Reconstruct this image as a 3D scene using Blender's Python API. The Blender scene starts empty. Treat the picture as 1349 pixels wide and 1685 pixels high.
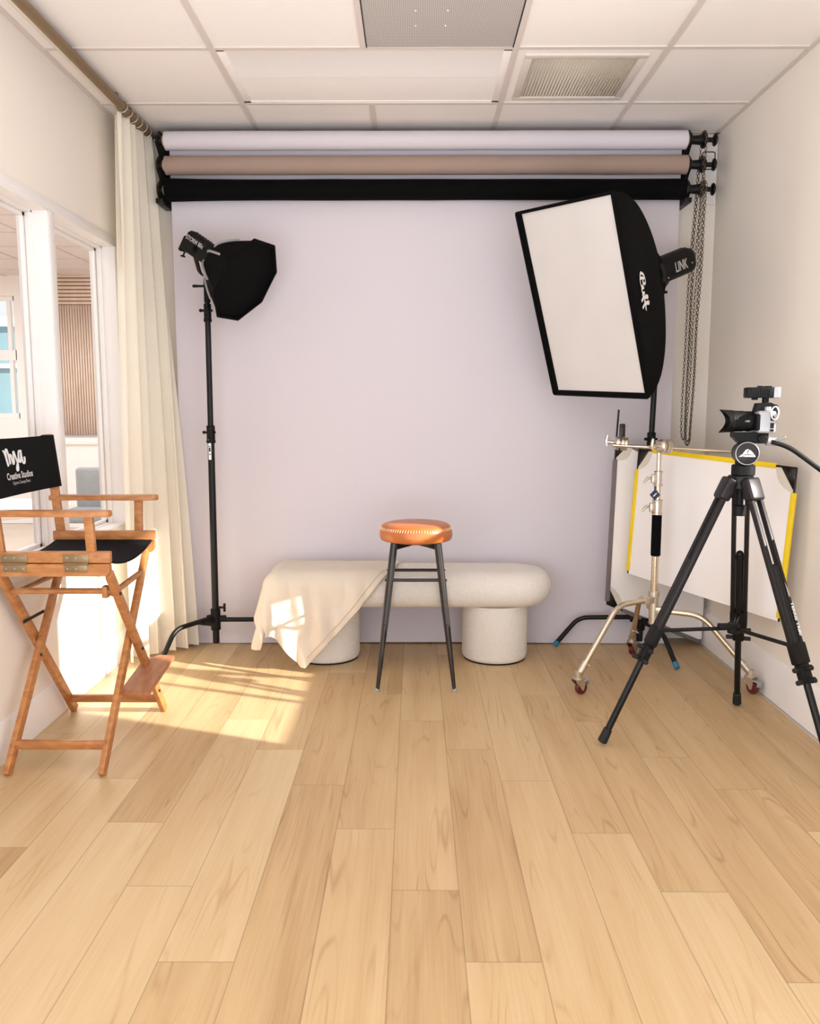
import bpy, bmesh, math, random
from mathutils import Vector, Matrix, Quaternion
from mathutils import noise as mnoise
random.seed(7)
PI = math.pi
scn = bpy.context.scene
COL = scn.collection
V = Vector

# ------------------------------------------------------------------ helpers
def lin(c):
    out = []
    for v in c[:3]:
        v = v / 255.0
        out.append(v / 12.92 if v <= 0.04045 else ((v + 0.055) / 1.055) ** 2.4)
    return (out[0], out[1], out[2], 1.0)

def lerp(a, b, t):
    return a + (b - a) * t

def frame(x, y, z, o):
    """matrix with the given axes as columns and o as origin"""
    m = Matrix.Identity(4)
    for i, a in enumerate((x, y, z)):
        a = V(a)
        for k in range(3):
            m[k][i] = a[k]
    for k in range(3):
        m[k][3] = o[k]
    return m

def axis_frame(o, d, ref=(0, 0, 1)):
    z = V(d).normalized()
    r = V(ref)
    if abs(z.dot(r.normalized())) > 0.98:
        r = V((1, 0, 0))
    x = r.cross(z).normalized()
    y = z.cross(x)
    return frame(x, y, z, o)

class MB:
    def __init__(self):
        self.bm = bmesh.new()
    def poly(self, pts, faces, M=None):
        vs = [self.bm.verts.new(M @ V(p) if M else V(p)) for p in pts]
        for f in faces:
            try:
                self.bm.faces.new([vs[i] for i in f])
            except ValueError:
                pass
        return vs
    def box(self, lo, hi, bev=0.0, M=None, seg=2):
        r = bmesh.ops.create_cube(self.bm, size=1.0)
        vs = r['verts']
        c = [(lo[i] + hi[i]) / 2 for i in range(3)]
        s = [abs(hi[i] - lo[i]) for i in range(3)]
        for v in vs:
            v.co = V((c[0] + v.co.x * s[0], c[1] + v.co.y * s[1], c[2] + v.co.z * s[2]))
        if bev > 0:
            es = list({e for v in vs for e in v.link_edges})
            g = bmesh.ops.bevel(self.bm, geom=es, offset=min(bev, min(s) * 0.45), segments=seg, profile=0.5, affect='EDGES')
            vs = list({v for f in g['faces'] for v in f.verts} | {v for v in vs if v.is_valid})
        if M:
            for v in vs:
                v.co = M @ v.co
        return self
    def cbox(self, c, s, bev=0.0, M=None, seg=2):
        return self.box([c[i] - s[i] / 2 for i in range(3)], [c[i] + s[i] / 2 for i in range(3)], bev, M, seg)
    def bar(self, p0, p1, w, t, side=(0, 1, 0), bev=0.003):
        """rectangular bar from p0 to p1, w along `side`, t across it"""
        p0, p1 = V(p0), V(p1)
        z = (p1 - p0)
        L = z.length
        z.normalize()
        x = V(side)
        x = (x - z * x.dot(z)).normalized()
        y = z.cross(x)
        return self.box((-w / 2, -t / 2, 0), (w / 2, t / 2, L), bev, frame(x, y, z, p0))
    def tube(self, pts, r, seg=12, closed=False, caps=True):
        pts = [V(p) for p in pts]
        n = len(pts)
        rs = r if isinstance(r, (list, tuple)) else [r] * n
        rings = []
        prev = None
        for i in range(n):
            if closed:
                d = (pts[(i + 1) % n] - pts[i - 1]).normalized()
            elif i == 0:
                d = (pts[1] - pts[0]).normalized()
            elif i == n - 1:
                d = (pts[-1] - pts[-2]).normalized()
            else:
                d = ((pts[i + 1] - pts[i]).normalized() + (pts[i] - pts[i - 1]).normalized())
                d = d.normalized() if d.length > 1e-6 else (pts[i + 1] - pts[i]).normalized()
            if prev is None:
                a = V((0, 0, 1)) if abs(d.z) < 0.9 else V((1, 0, 0))
                x = a.cross(d).normalized()
            else:
                x = (prev - d * prev.dot(d)).normalized()
            prev = x
            y = d.cross(x)
            rings.append([self.bm.verts.new(pts[i] + (x * math.cos(2 * PI * k / seg) + y * math.sin(2 * PI * k / seg)) * rs[i]) for k in range(seg)])
        m = n if closed else n - 1
        for i in range(m):
            a, b = rings[i], rings[(i + 1) % n]
            for k in range(seg):
                self.bm.faces.new((a[k], a[(k + 1) % seg], b[(k + 1) % seg], b[k]))
        if caps and not closed:
            self.bm.faces.new(list(reversed(rings[0])))
            self.bm.faces.new(rings[-1])
        return self
    def lathe(self, prof, M=None, seg=32):
        """profile [(r, z)] spun about local z"""
        rings = []
        for (r, z) in prof:
            if r < 1e-6:
                p = V((0, 0, z))
                rings.append([self.bm.verts.new(M @ p if M else p)])
            else:
                ring = []
                for k in range(seg):
                    p = V((r * math.cos(2 * PI * k / seg), r * math.sin(2 * PI * k / seg), z))
                    ring.append(self.bm.verts.new(M @ p if M else p))
                rings.append(ring)
        for a, b in zip(rings, rings[1:]):
            if len(a) == 1 and len(b) == 1:
                continue
            for k in range(seg):
                k2 = (k + 1) % seg
                if len(a) == 1:
                    self.bm.faces.new((a[0], b[k2], b[k]))
                elif len(b) == 1:
                    self.bm.faces.new((a[k], a[k2], b[0]))
                else:
                    self.bm.faces.new((a[k], a[k2], b[k2], b[k]))
        if len(rings[0]) > 1:
            self.bm.faces.new(list(reversed(rings[0])))
        if len(rings[-1]) > 1:
            self.bm.faces.new(rings[-1])
        return self
    def cyl(self, p0, p1, r, r1=None, seg=20, ch=0.0):
        p0, p1 = V(p0), V(p1)
        L = (p1 - p0).length
        r1 = r if r1 is None else r1
        prof = [(r, 0), (r1, L)] if ch <= 0 else [(r - ch, 0), (r, ch), (r1, L - ch), (r1 - ch, L)]
        return self.lathe(prof, axis_frame(p0, p1 - p0), seg)
    def ball(self, c, r, seg=16, sc=(1, 1, 1)):
        prof = []
        n = seg // 2
        for i in range(n + 1):
            a = -PI / 2 + PI * i / n
            prof.append((max(0.0, r * math.cos(a)) if 0 < i < n else 0.0, r * math.sin(a)))
        M = Matrix.Translation(V(c)) @ Matrix.Diagonal((sc[0], sc[1], sc[2], 1))
        return self.lathe(prof, M, seg)
    def prism(self, pts2, d, M=None):
        n = len(pts2)
        P = [(p[0], p[1], 0) for p in pts2] + [(p[0], p[1], d) for p in pts2]
        F = [list(reversed(range(n))), list(range(n, 2 * n))] + [(i, (i + 1) % n, n + (i + 1) % n, n + i) for i in range(n)]
        self.poly(P, F, M)
        return self
    def grid(self, fn, nu, nv, closed_u=False):
        g = [[self.bm.verts.new(V(fn(i / nu, j / nv))) for i in range(nu + (0 if closed_u else 1))] for j in range(nv + 1)]
        w = len(g[0])
        for j in range(nv):
            for i in range(nu):
                i2 = (i + 1) % w
                self.bm.faces.new((g[j][i], g[j][i2], g[j + 1][i2], g[j + 1][i]))
        return self
    def build(self, name, m, parent=None, angle=35, loc=None, recalc=True):
        if recalc:
            bmesh.ops.recalc_face_normals(self.bm, faces=self.bm.faces[:])
        off = V((0, 0, 0))
        if parent is not None:
            p = parent
            while p.parent is not None:
                p = p.parent
            off = p.location.copy()
        elif loc is not None:
            off = V(loc)
        me = bpy.data.meshes.new(name)
        if off.length > 0:
            bmesh.ops.translate(self.bm, verts=self.bm.verts[:], vec=-off)
        self.bm.to_mesh(me)
        self.bm.free()
        me.polygons.foreach_set('use_smooth', [True] * len(me.polygons))
        if angle is not None:
            me.set_sharp_from_angle(angle=math.radians(angle))
        me.materials.append(m)
        o = bpy.data.objects.new(name, me)
        COL.objects.link(o)
        if parent is not None:
            o.parent = parent
        elif loc is not None:
            o.location = loc
        return o

def tag(o, label=None, cat=None, group=None, kind=None):
    if label: o['label'] = label
    if cat: o['category'] = cat
    if group: o['group'] = group
    if kind: o['kind'] = kind
    return o

def thing(name, loc, label, cat, group=None):
    o = bpy.data.objects.new(name, None)
    o.empty_display_size = 0.05
    COL.objects.link(o)
    o.location = loc
    return tag(o, label, cat, group)

def bend(p0, p1, p2, r, n=8):
    """points of a rounded corner at p1"""
    p0, p1, p2 = V(p0), V(p1), V(p2)
    a = p1 + (p0 - p1).normalized() * r
    b = p1 + (p2 - p1).normalized() * r
    return [(a * (1 - t) ** 2 + p1 * 2 * t * (1 - t) + b * t * t) for t in [i / n for i in range(n + 1)]]

def smooth_path(ctrl, n=6):
    """Catmull-Rom through the control points"""
    c = [V(p) for p in ctrl]
    out = []
    for i in range(len(c) - 1):
        p0 = c[i - 1] if i else c[0] * 2 - c[1]
        p1, p2 = c[i], c[i + 1]
        p3 = c[i + 2] if i + 2 < len(c) else c[-1] * 2 - c[-2]
        for k in range(n):
            t = k / n
            out.append(0.5 * ((2 * p1) + (p2 - p0) * t + (2 * p0 - 5 * p1 + 4 * p2 - p3) * t * t + (3 * p1 - p0 - 3 * p2 + p3) * t ** 3))
    out.append(c[-1])
    return out

# ------------------------------------------------------------------ materials
def new_mat(name):
    m = bpy.data.materials.new(name)
    m.use_nodes = True
    nt = m.node_tree
    b = nt.nodes['Principled BSDF']
    return m, nt, b

def mat(name, rgb, rough=0.5, metal=0.0, var=0.05, scale=8.0, bump=0.0, bscale=60.0, spec=0.5, stretch=(1, 1, 1), sheen=0.0):
    m, nt, b = new_mat(name)
    N, L = nt.nodes, nt.links
    tc = N.new('ShaderNodeTexCoord')
    mp = N.new('ShaderNodeMapping')
    mp.inputs['Scale'].default_value = stretch
    L.new(tc.outputs['Object'], mp.inputs['Vector'])
    nz = N.new('ShaderNodeTexNoise')
    nz.inputs['Scale'].default_value = scale
    nz.inputs['Detail'].default_value = 4
    L.new(mp.outputs['Vector'], nz.inputs['Vector'])
    mr = N.new('ShaderNodeMapRange')
    mr.inputs[1].default_value = 0.25; mr.inputs[2].default_value = 0.75
    mr.inputs[3].default_value = 1 - var; mr.inputs[4].default_value = 1 + var
    L.new(nz.outputs['Fac'], mr.inputs[0])
    mx = N.new('ShaderNodeMix'); mx.data_type = 'RGBA'; mx.blend_type = 'MULTIPLY'
    mx.inputs[0].default_value = 1.0
    mx.inputs[6].default_value = lin(rgb)
    L.new(mr.outputs[0], mx.inputs[7])
    L.new(mx.outputs[2], b.inputs['Base Color'])
    b.inputs['Roughness'].default_value = rough
    b.inputs['Metallic'].default_value = metal
    b.inputs['Specular IOR Level'].default_value = spec
    if sheen:
        b.inputs['Sheen Weight'].default_value = sheen
    if bump > 0:
        n2 = N.new('ShaderNodeTexNoise')
        n2.inputs['Scale'].default_value = bscale
        n2.inputs['Detail'].default_value = 3
        L.new(mp.outputs['Vector'], n2.inputs['Vector'])
        bp = N.new('ShaderNodeBump')
        bp.inputs['Strength'].default_value = bump
        bp.inputs['Distance'].default_value = 0.004 if bump < 0.95 else 0.006
        L.new(n2.outputs['Fac'], bp.inputs['Height'])
        L.new(bp.outputs['Normal'], b.inputs['Normal'])
    return m

def wood_mat(name, light, dark, rough=0.42, axis=(1, 1, 1), scale=10):
    m, nt, b = new_mat(name)
    N, L = nt.nodes, nt.links
    tc = N.new('ShaderNodeTexCoord')
    mp = N.new('ShaderNodeMapping'); mp.inputs['Scale'].default_value = axis
    L.new(tc.outputs['Object'], mp.inputs['Vector'])
    nz = N.new('ShaderNodeTexNoise'); nz.inputs['Scale'].default_value = scale; nz.inputs['Detail'].default_value = 6; nz.inputs['Distortion'].default_value = 0.6
    L.new(mp.outputs['Vector'], nz.inputs['Vector'])
    cr = N.new('ShaderNodeValToRGB')
    cr.color_ramp.elements[0].position = 0.3; cr.color_ramp.elements[0].color = lin(dark)
    cr.color_ramp.elements[1].position = 0.7; cr.color_ramp.elements[1].color = lin(light)
    L.new(nz.outputs['Fac'], cr.inputs[0])
    L.new(cr.outputs[0], b.inputs['Base Color'])
    b.inputs['Roughness'].default_value = rough
    return m

def floor_mat():
    m, nt, b = new_mat('oak_planks')
    N, L = nt.nodes, nt.links
    def math_(op, a, bb=None, c=None):
        n = N.new('ShaderNodeMath'); n.operation = op
        for i, v in enumerate((a, bb, c)):
            if v is None: continue
            if isinstance(v, (int, float)): n.inputs[i].default_value = v
            else: L.new(v, n.inputs[i])
        return n.outputs[0]
    at = N.new('ShaderNodeAttribute'); at.attribute_name = 'plank'
    sep = N.new('ShaderNodeSeparateColor')
    L.new(at.outputs['Color'], sep.inputs[0])
    r1, r2, r3 = sep.outputs[0], sep.outputs[1], sep.outputs[2]
    tc = N.new('ShaderNodeTexCoord')
    sx = N.new('ShaderNodeSeparateXYZ'); L.new(tc.outputs['Object'], sx.inputs[0])
    cx = math_('ADD', sx.outputs[0], math_('MULTIPLY', r1, 37.0))
    cy = math_('ADD', sx.outputs[1], math_('MULTIPLY', r2, 53.0))
    def vec(kx, ky):
        c = N.new('ShaderNodeCombineXYZ')
        L.new(math_('MULTIPLY', cx, kx), c.inputs[0]); L.new(math_('MULTIPLY', cy, ky), c.inputs[1])
        return c.outputs[0]
    def noise(v, s, d=3, dist=0.0):
        n = N.new('ShaderNodeTexNoise'); n.inputs['Scale'].default_value = s; n.inputs['Detail'].default_value = d
        n.inputs['Distortion'].default_value = dist
        L.new(v, n.inputs['Vector'])
        return n.outputs['Fac']
    broad = noise(vec(5.0, 0.42), 1.2, 2, 0.25)
    rings = math_('FRACT', math_('MULTIPLY', broad, 20.0))
    tri = math_('ABSOLUTE', math_('SUBTRACT', rings, 0.5))           # 0..0.5
    ring_line = N.new('ShaderNodeMapRange'); ring_line.inputs[1].default_value = 0.0; ring_line.inputs[2].default_value = 0.16
    ring_line.inputs[3].default_value = 1.0; ring_line.inputs[4].default_value = 0.0
    L.new(tri, ring_line.inputs[0])
    fine = noise(vec(150, 3.2), 1.0, 4)
    soft = noise(vec(13, 0.9), 1.0, 3)
    fade = noise(vec(8, 1.3), 1.5, 2)
    gr = math_('MULTIPLY', ring_line.outputs[0], math_('MULTIPLY', math_('MAXIMUM', math_('SUBTRACT', fade, 0.45), 0.0), 1.5))
    t = math_('ADD', math_('MULTIPLY', soft, 0.8), math_('MULTIPLY', r3, 0.5))
    t = math_('ADD', t, math_('MULTIPLY', fine, 0.34))
    t = math_('ADD', t, gr)
    t = math_('SUBTRACT', t, 0.44)
    cr = N.new('ShaderNodeValToRGB')
    e = cr.color_ramp.elements
    e[0].position = 0.0; e[0].color = lin((214, 189, 149))
    e[1].position = 1.0; e[1].color = lin((158, 122, 80))
    k = e.new(0.45); k.color = lin((198, 167, 124))
    L.new(t, cr.inputs[0])
    # seams
    uv = N.new('ShaderNodeUVMap'); uv.uv_map = 'edge'
    su = N.new('ShaderNodeSeparateXYZ'); L.new(uv.outputs[0], su.inputs[0])
    w, l = 0.1795, 1.22
    at2 = N.new('ShaderNodeAttribute'); at2.attribute_name = 'len'
    du = math_('MINIMUM', su.outputs[0], math_('SUBTRACT', w, su.outputs[0]))
    dv = math_('MINIMUM', su.outputs[1], math_('SUBTRACT', at2.outputs['Fac'], su.outputs[1]))
    d = math_('MINIMUM', du, dv)
    sm = N.new('ShaderNodeMapRange'); sm.inputs[1].default_value = 0.0004; sm.inputs[2].default_value = 0.0022
    sm.inputs[3].default_value = 0.62; sm.inputs[4].default_value = 1.0
    L.new(d, sm.inputs[0])
    mx = N.new('ShaderNodeMix'); mx.data_type = 'RGBA'; mx.blend_type = 'MULTIPLY'; mx.inputs[0].default_value = 1.0
    L.new(cr.outputs[0], mx.inputs[6]); L.new(sm.outputs[0], mx.inputs[7])
    L.new(mx.outputs[2], b.inputs['Base Color'])
    b.inputs['Roughness'].default_value = 0.42
    b.inputs['Specular IOR Level'].default_value = 0.35
    bp = N.new('ShaderNodeBump'); bp.inputs['Strength'].default_value = 0.12; bp.inputs['Distance'].default_value = 0.002
    L.new(math_('ADD', math_('MULTIPLY', fine, 0.3), sm.outputs[0]), bp.inputs['Height'])
    L.new(bp.outputs['Normal'], b.inputs['Normal'])
    return m

def glass_mat(name, tint=(255, 255, 255), refl=0.07):
    m = bpy.data.materials.new(name); m.use_nodes = True
    nt = m.node_tree; N, L = nt.nodes, nt.links
    for n in list(N):
        if n.type != 'OUTPUT_MATERIAL': N.remove(n)
    out = [n for n in N if n.type == 'OUTPUT_MATERIAL'][0]
    tr = N.new('ShaderNodeBsdfTransparent'); tr.inputs[0].default_value = lin(tint)
    gl = N.new('ShaderNodeBsdfGlossy'); gl.inputs['Roughness'].default_value = 0.02
    mx = N.new('ShaderNodeMixShader')
    fr = N.new('ShaderNodeLayerWeight'); fr.inputs[0].default_value = 0.12
    nz = N.new('ShaderNodeTexNoise'); nz.inputs['Scale'].default_value = 1.0
    mu = N.new('ShaderNodeMath'); mu.operation = 'MULTIPLY'
    ad = N.new('ShaderNodeMapRange'); ad.inputs[3].default_value = 0.9; ad.inputs[4].default_value = 1.1
    L.new(nz.outputs['Fac'], ad.inputs[0])
    L.new(fr.outputs[0], mu.inputs[0]); L.new(ad.outputs[0], mu.inputs[1])
    L.new(mu.outputs[0], mx.inputs[0]); L.new(tr.outputs[0], mx.inputs[1]); L.new(gl.outputs[0], mx.inputs[2])
    L.new(mx.outputs[0], out.inputs['Surface'])
    return m

def cloth_translucent(name, rgb, k=0.35, bscale=350, bump=0.15):
    m = mat(name, rgb, 0.95, 0, 0.03, 5, bump, bscale, 0.1)
    nt = m.node_tree; N, L = nt.nodes, nt.links
    b = N['Principled BSDF']
    out = [n for n in N if n.type == 'OUTPUT_MATERIAL'][0]
    t = N.new('ShaderNodeBsdfTranslucent'); t.inputs[0].default_value = lin(rgb)
    mx = N.new('ShaderNodeMixShader'); mx.inputs[0].default_value = k
    L.new(b.outputs[0], mx.inputs[1]); L.new(t.outputs[0], mx.inputs[2]); L.new(mx.outputs[0], out.inputs['Surface'])
    return m

def grille_mat(name, base, hole, scale):
    """perforated sheet: rows of round holes in a plain sheet"""
    m, nt, b = new_mat(name)
    N, L = nt.nodes, nt.links
    tc = N.new('ShaderNodeTexCoord')
    vo = N.new('ShaderNodeTexVoronoi'); vo.inputs['Scale'].default_value = scale; vo.inputs['Randomness'].default_value = 0.0
    vo.voronoi_dimensions = '2D'
    L.new(tc.outputs['Object'], vo.inputs['Vector'])
    cr = N.new('ShaderNodeValToRGB')
    cr.color_ramp.elements[0].position = 0.28; cr.color_ramp.elements[0].color = lin(hole)
    cr.color_ramp.elements[1].position = 0.36; cr.color_ramp.elements[1].color = lin(base)
    L.new(vo.outputs['Distance'], cr.inputs[0])
    L.new(cr.outputs[0], b.inputs['Base Color'])
    b.inputs['Roughness'].default_value = 0.6
    return m

M = {}
M['floor'] = floor_mat()
M['wall'] = mat('painted_wall', (242, 233, 221), 0.9, 0, 0.012, 1.2, 0.03, 220, 0.2)
M['wall_far'] = mat('far_wall_paint', (244, 238, 232), 0.9, 0, 0.01, 2)
M['ceiling'] = mat('ceiling_tile', (243, 236, 230), 0.95, 0, 0.012, 3, 0.06, 300, 0.1)
M['grid'] = mat('ceiling_grid_metal', (216, 205, 196), 0.6, 0, 0.01)
M['trim'] = mat('white_trim_paint', (243, 238, 234), 0.5, 0, 0.01, 3)
M['paper'] = mat('white_seamless_paper', (212, 205, 210), 0.92, 0, 0.012, 1.5, 0, 60, 0.15)
M['taupe'] = mat('taupe_paper', (160, 138, 126), 0.9, 0, 0.04, 3, 0, 60, 0.15)
M['blackpaper'] = mat('black_paper', (6, 5, 5), 0.85, 0, 0.05, 4, 0, 60, 0.1)
M['card'] = mat('cardboard_core', (196, 170, 138), 0.85, 0, 0.05)
M['black'] = mat('black_metal', (17, 16, 16), 0.42, 0.2, 0.06, 10, spec=0.35)
M['blackplastic'] = mat('black_plastic', (13, 12, 12), 0.55, 0, 0.06, 20, 0.03, 300, 0.22)
M['blackmatte'] = mat('black_fabric', (8, 7, 7), 0.85, 0, 0.1, 12, 0.12, 200, 0.10)
M['canvas'] = mat('black_canvas', (18, 17, 18), 0.92, 0, 0.1, 40, 0.3, 700, 0.15)
M['gunmetal'] = mat('dark_gunmetal', (62, 58, 56), 0.34, 0.85, 0.05, 10)
M['tripod'] = mat('anodised_black', (36, 32, 33), 0.40, 0.5, 0.05, 10)
M['chrome'] = mat('warm_nickel', (214, 200, 178), 0.18, 1.0, 0.03, 10)
M['steel'] = mat('brushed_nickel', (205, 195, 178), 0.32, 0.9, 0.04, 15)
M['silver'] = mat('silver_paint', (172, 172, 174), 0.4, 0.4, 0.03, 20)
M['hinge'] = mat('aged_brass', (150, 128, 96), 0.4, 0.8, 0.12, 60)
M['chairwood'] = wood_mat('oiled_beech', (196, 134, 78), (162, 101, 53), 0.4, (3, 3, 9), 6)
M['stepwood'] = wood_mat('walnut_step', (182, 124, 86), (156, 98, 64), 0.45, (9, 2, 3), 6)
M['leather'] = mat('tan_leather', (184, 104, 50), 0.34, 0, 0.08, 14, 0.08, 160)
M['thread'] = mat('cream_thread', (238, 216, 176), 0.8, 0, 0.02)
M['boucle'] = mat('cream_boucle', (237, 229, 219), 0.95, 0, 0.03, 60, 1.0, 170, 0.1, sheen=0.2)
M['blanket'] = mat('cream_knit', (221, 208, 190), 0.95, 0, 0.03, 8, 0.25, 420, 0.1, sheen=0.2)
M['hem'] = mat('blanket_hem', (206, 189, 162), 0.95, 0, 0.03, 8, 0.2, 420, 0.1)
M['ceiling_dim'] = mat('next_room_tile', (222, 210, 206), 0.95, 0, 0.012, 3)
M['curtain'] = cloth_translucent('cream_curtain', (246, 239, 224), 0.3)
M['rod'] = mat('bronze_rail', (140, 116, 88), 0.5, 0.4, 0.05)
M['diffuser'] = cloth_translucent('white_diffusion', (247, 241, 236), 0.3, 200, 0.04)
M['scrim'] = mat('white_flag_cloth', (246, 241, 238), 0.9, 0, 0.015, 3, 0.03, 200, 0.1)
M['clear'] = mat('pale_corner_mesh', (222, 214, 200), 0.8, 0, 0.02, 20)
M['yellow'] = mat('yellow_sleeve', (240, 205, 20), 0.6, 0, 0.04, 15)
M['greysleeve'] = mat('grey_sleeve', (118, 106, 106), 0.8, 0, 0.05, 20)
M['blue'] = mat('blue_tip', (34, 116, 150), 0.5, 0, 0.04)
M['navy'] = mat('navy_tag', (24, 44, 74), 0.5, 0, 0.05)
M['maroon'] = mat('maroon_tyre', (92, 22, 30), 0.4, 0, 0.05)
M['ink'] = mat('white_print', (240, 238, 235), 0.6, 0, 0.01)
M['inkgrey'] = mat('grey_print', (178, 172, 168), 0.6, 0, 0.01)
M['glass'] = glass_mat('clear_window_glass')
M['lens'] = mat('dark_lens_glass', (14, 16, 22), 0.06, 0, 0.02)
M['perf'] = grille_mat('perforated_grey_sheet', (200, 193, 187), (128, 121, 116), 150)
M['vent'] = mat('vent_core', (208, 196, 178), 0.6, 0.2, 0.04)
M['ventback'] = mat('vent_shadow', (128, 114, 94), 0.9, 0, 0.06, 6)
M['slat'] = wood_mat('pale_oak_slat', (240, 218, 200), (226, 198, 176), 0.55, (1, 1, 0.2), 14)
M['slatback'] = mat('brown_felt', (140, 102, 84), 0.95, 0, 0.05)
M['chain'] = mat('smoked_plastic_chain', (96, 80, 62), 0.35, 0.1, 0.08)
M['greyfab'] = mat('grey_chair_fabric', (150, 152, 152), 0.9, 0, 0.06, 30)
M['teal'] = mat('teal_cladding', (84, 128, 146), 0.5, 0, 0.08, 1)
M['bluegrey'] = mat('blue_grey_cladding', (128, 158, 168), 0.5, 0, 0.08, 1)
M['palecyan'] = mat('pale_cyan_fascia', (176, 220, 230), 0.5, 0, 0.03, 1)
M['concrete'] = mat('pale_concrete', (214, 208, 204), 0.9, 0, 0.06, 2)
M['carpet'] = mat('beige_floor', (214, 200, 184), 0.8, 0, 0.04, 4)
M['rubber'] = mat('black_rubber', (14, 13, 13), 0.7, 0, 0.05)

# ------------------------------------------------------------------ lettering
def letters(name, text, size, Mx, m, parent, weight=0.0, depth=0.0006, shear=0.0, space=1.0, width=None):
    cu = bpy.data.curves.new('tmp', 'FONT')
    cu.body = text; cu.size = size; cu.align_x = 'CENTER'; cu.align_y = 'CENTER'
    cu.offset = weight; cu.extrude = depth; cu.shear = shear; cu.space_character = space
    cu.resolution_u = 3
    o = bpy.data.objects.new('tmp', cu); COL.objects.link(o)
    dg = bpy.context.evaluated_depsgraph_get()
    me = bpy.data.meshes.new_from_object(o.evaluated_get(dg))
    bpy.data.objects.remove(o)
    xs = [v.co.x for v in me.vertices]
    k = 1.0
    if width and xs:
        k = width / (max(xs) - min(xs))
    p = parent
    while p.parent is not None: p = p.parent
    off = p.location
    for v in me.vertices:
        v.co = Mx @ V((v.co.x * k, v.co.y, v.co.z)) - off
    me.name = name
    me.materials.clear(); me.materials.append(m)
    ob = bpy.data.objects.new(name, me); COL.objects.link(ob); ob.parent = parent
    return ob

def brush(mb, strokes, Mx, w0, w1, smooth=7):
    """flat brush strokes: each a list of 2D points"""
    for st in strokes:
        pts = smooth_path([(p[0], p[1], 0) for p in st], smooth)
        n = len(pts)
        top, bot = [], []
        for i, p in enumerate(pts):
            d = (pts[min(i + 1, n - 1)] - pts[max(i - 1, 0)])
            d.normalize()
            # heavier on down strokes, as a brush writes
            w = lerp(w1, w0, min(1.0, abs(d.y))) / 2
            nrm = V((-d.y, d.x, 0)) * w
            top.append(p + nrm); bot.append(p - nrm)
        mp = Mx if callable(Mx) else (lambda q: Mx @ (q + V((0, 0, 0.0008))))
        P = [V(mp(q)) for q in top] + [V(mp(q)) for q in bot]
        mb.poly(P, [(i, i + 1, n + i + 1, n + i) for i in range(n - 1)])

# ------------------------------------------------------------------ room shell
XL, XR, YB, ZC = -1.51, 1.59, 4.59, 2.715
YF = -3.0

def build_floor():
    bm = bmesh.new()
    uvl = bm.loops.layers.uv.new('edge')
    w, l = 0.1795, 1.22
    joints = {0: 2.088, 1: 1.798, -1: 2.416, -2: 2.714, -3: 1.794, -4: 2.104, -5: 2.453, -6: 2.761, -7: 2.30,
              2: 2.751, 3: 2.394, 4: 2.085, 5: 2.952, 6: 2.691, 7: 2.409, 8: 2.2, -8: 1.95}
    rnd = random.Random(11)
    cols, lens = [], []
    for k in range(-9, 9):
        x0 = -0.0615 + k * w; x1 = x0 + w
        j = joints.get(k, 2.0 + rnd.random())
        y = j - l * 5
        while y < 4.7:
            y0, y1 = max(y, YF), min(y + l, 4.68)
            if y1 > y0 + 0.01:
                cx0, cx1 = max(x0, XL - 0.06), min(x1, XR + 0.06)
                if cx1 > cx0:
                    vs = [bm.verts.new(p) for p in ((cx0, y0, 0), (cx1, y0, 0), (cx1, y1, 0), (cx0, y1, 0))]
                    f = bm.faces.new(vs)
                    for lp in f.loops:
                        lp[uvl].uv = (lp.vert.co.x - x0, lp.vert.co.y - y)
                    cols.append((rnd.random(), rnd.random(), rnd.random(), 1.0)); lens.append(l)
            y += l
    me = bpy.data.meshes.new('floor'); bm.to_mesh(me); bm.free()
    a = me.attributes.new('plank', 'FLOAT_COLOR', 'FACE')
    a.data.foreach_set('color', [c for q in cols for c in q])
    b = me.attributes.new('len', 'FLOAT', 'FACE'); b.data.foreach_set('value', lens)
    me.materials.append(M['floor'])
    o = bpy.data.objects.new('floor', me); COL.objects.link(o)
    tag(o, kind='structure')
build_floor()

def struct(name, mb, m, parent=None, angle=35, **k):
    o = mb.build(name, m, parent, angle, **k)
    if parent is None: tag(o, kind='structure')
    return o

struct('floor_base', MB().box((-8.0, -3.2, -0.25), (1.8, 9.6, -0.004)), M['carpet'])
struct('wall_back', MB().box((XL - 0.12, YB, 0), (XR + 0.16, YB + 0.12, 2.98)), M['wall'])

# right wall with the sunny window further forward
WY0, WY1, WZ0, WZ1 = 2.23, 3.20, 0.93, 2.05
w = MB()
w.box((XR, YF, 0), (XR + 0.14, WY0, 2.98)); w.box((XR, WY1, 0), (XR + 0.14, YB, 2.98))
w.box((XR, WY0, 0), (XR + 0.14, WY1, WZ0)); w.box((XR, WY0, WZ1), (XR + 0.14, WY1, 2.98))
struct('wall_right', w, M['wall'])

# left wall: three glazed openings
OPEN = [(2.045, 2.76), (2.81, 3.525), (3.575, 4.29)]
OZ0, OZ1 = 0.68, 2.09
w = MB()
w.box((XL - 0.12, YF, 0), (XL, OPEN[0][0], 2.98))
w.box((XL - 0.12, OPEN[2][1], 0), (XL, YB, 2.98))
w.box((XL - 0.12, OPEN[0][0], 0), (XL, OPEN[2][1], OZ0))
w.box((XL - 0.12, OPEN[0][0], OZ1), (XL, OPEN[2][1], 2.98))
for a, b in zip(OPEN, OPEN[1:]):
    w.box((XL - 0.12, a[1], OZ0), (XL, b[0], OZ1))
struct('wall_left', w, M['wall'])

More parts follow.
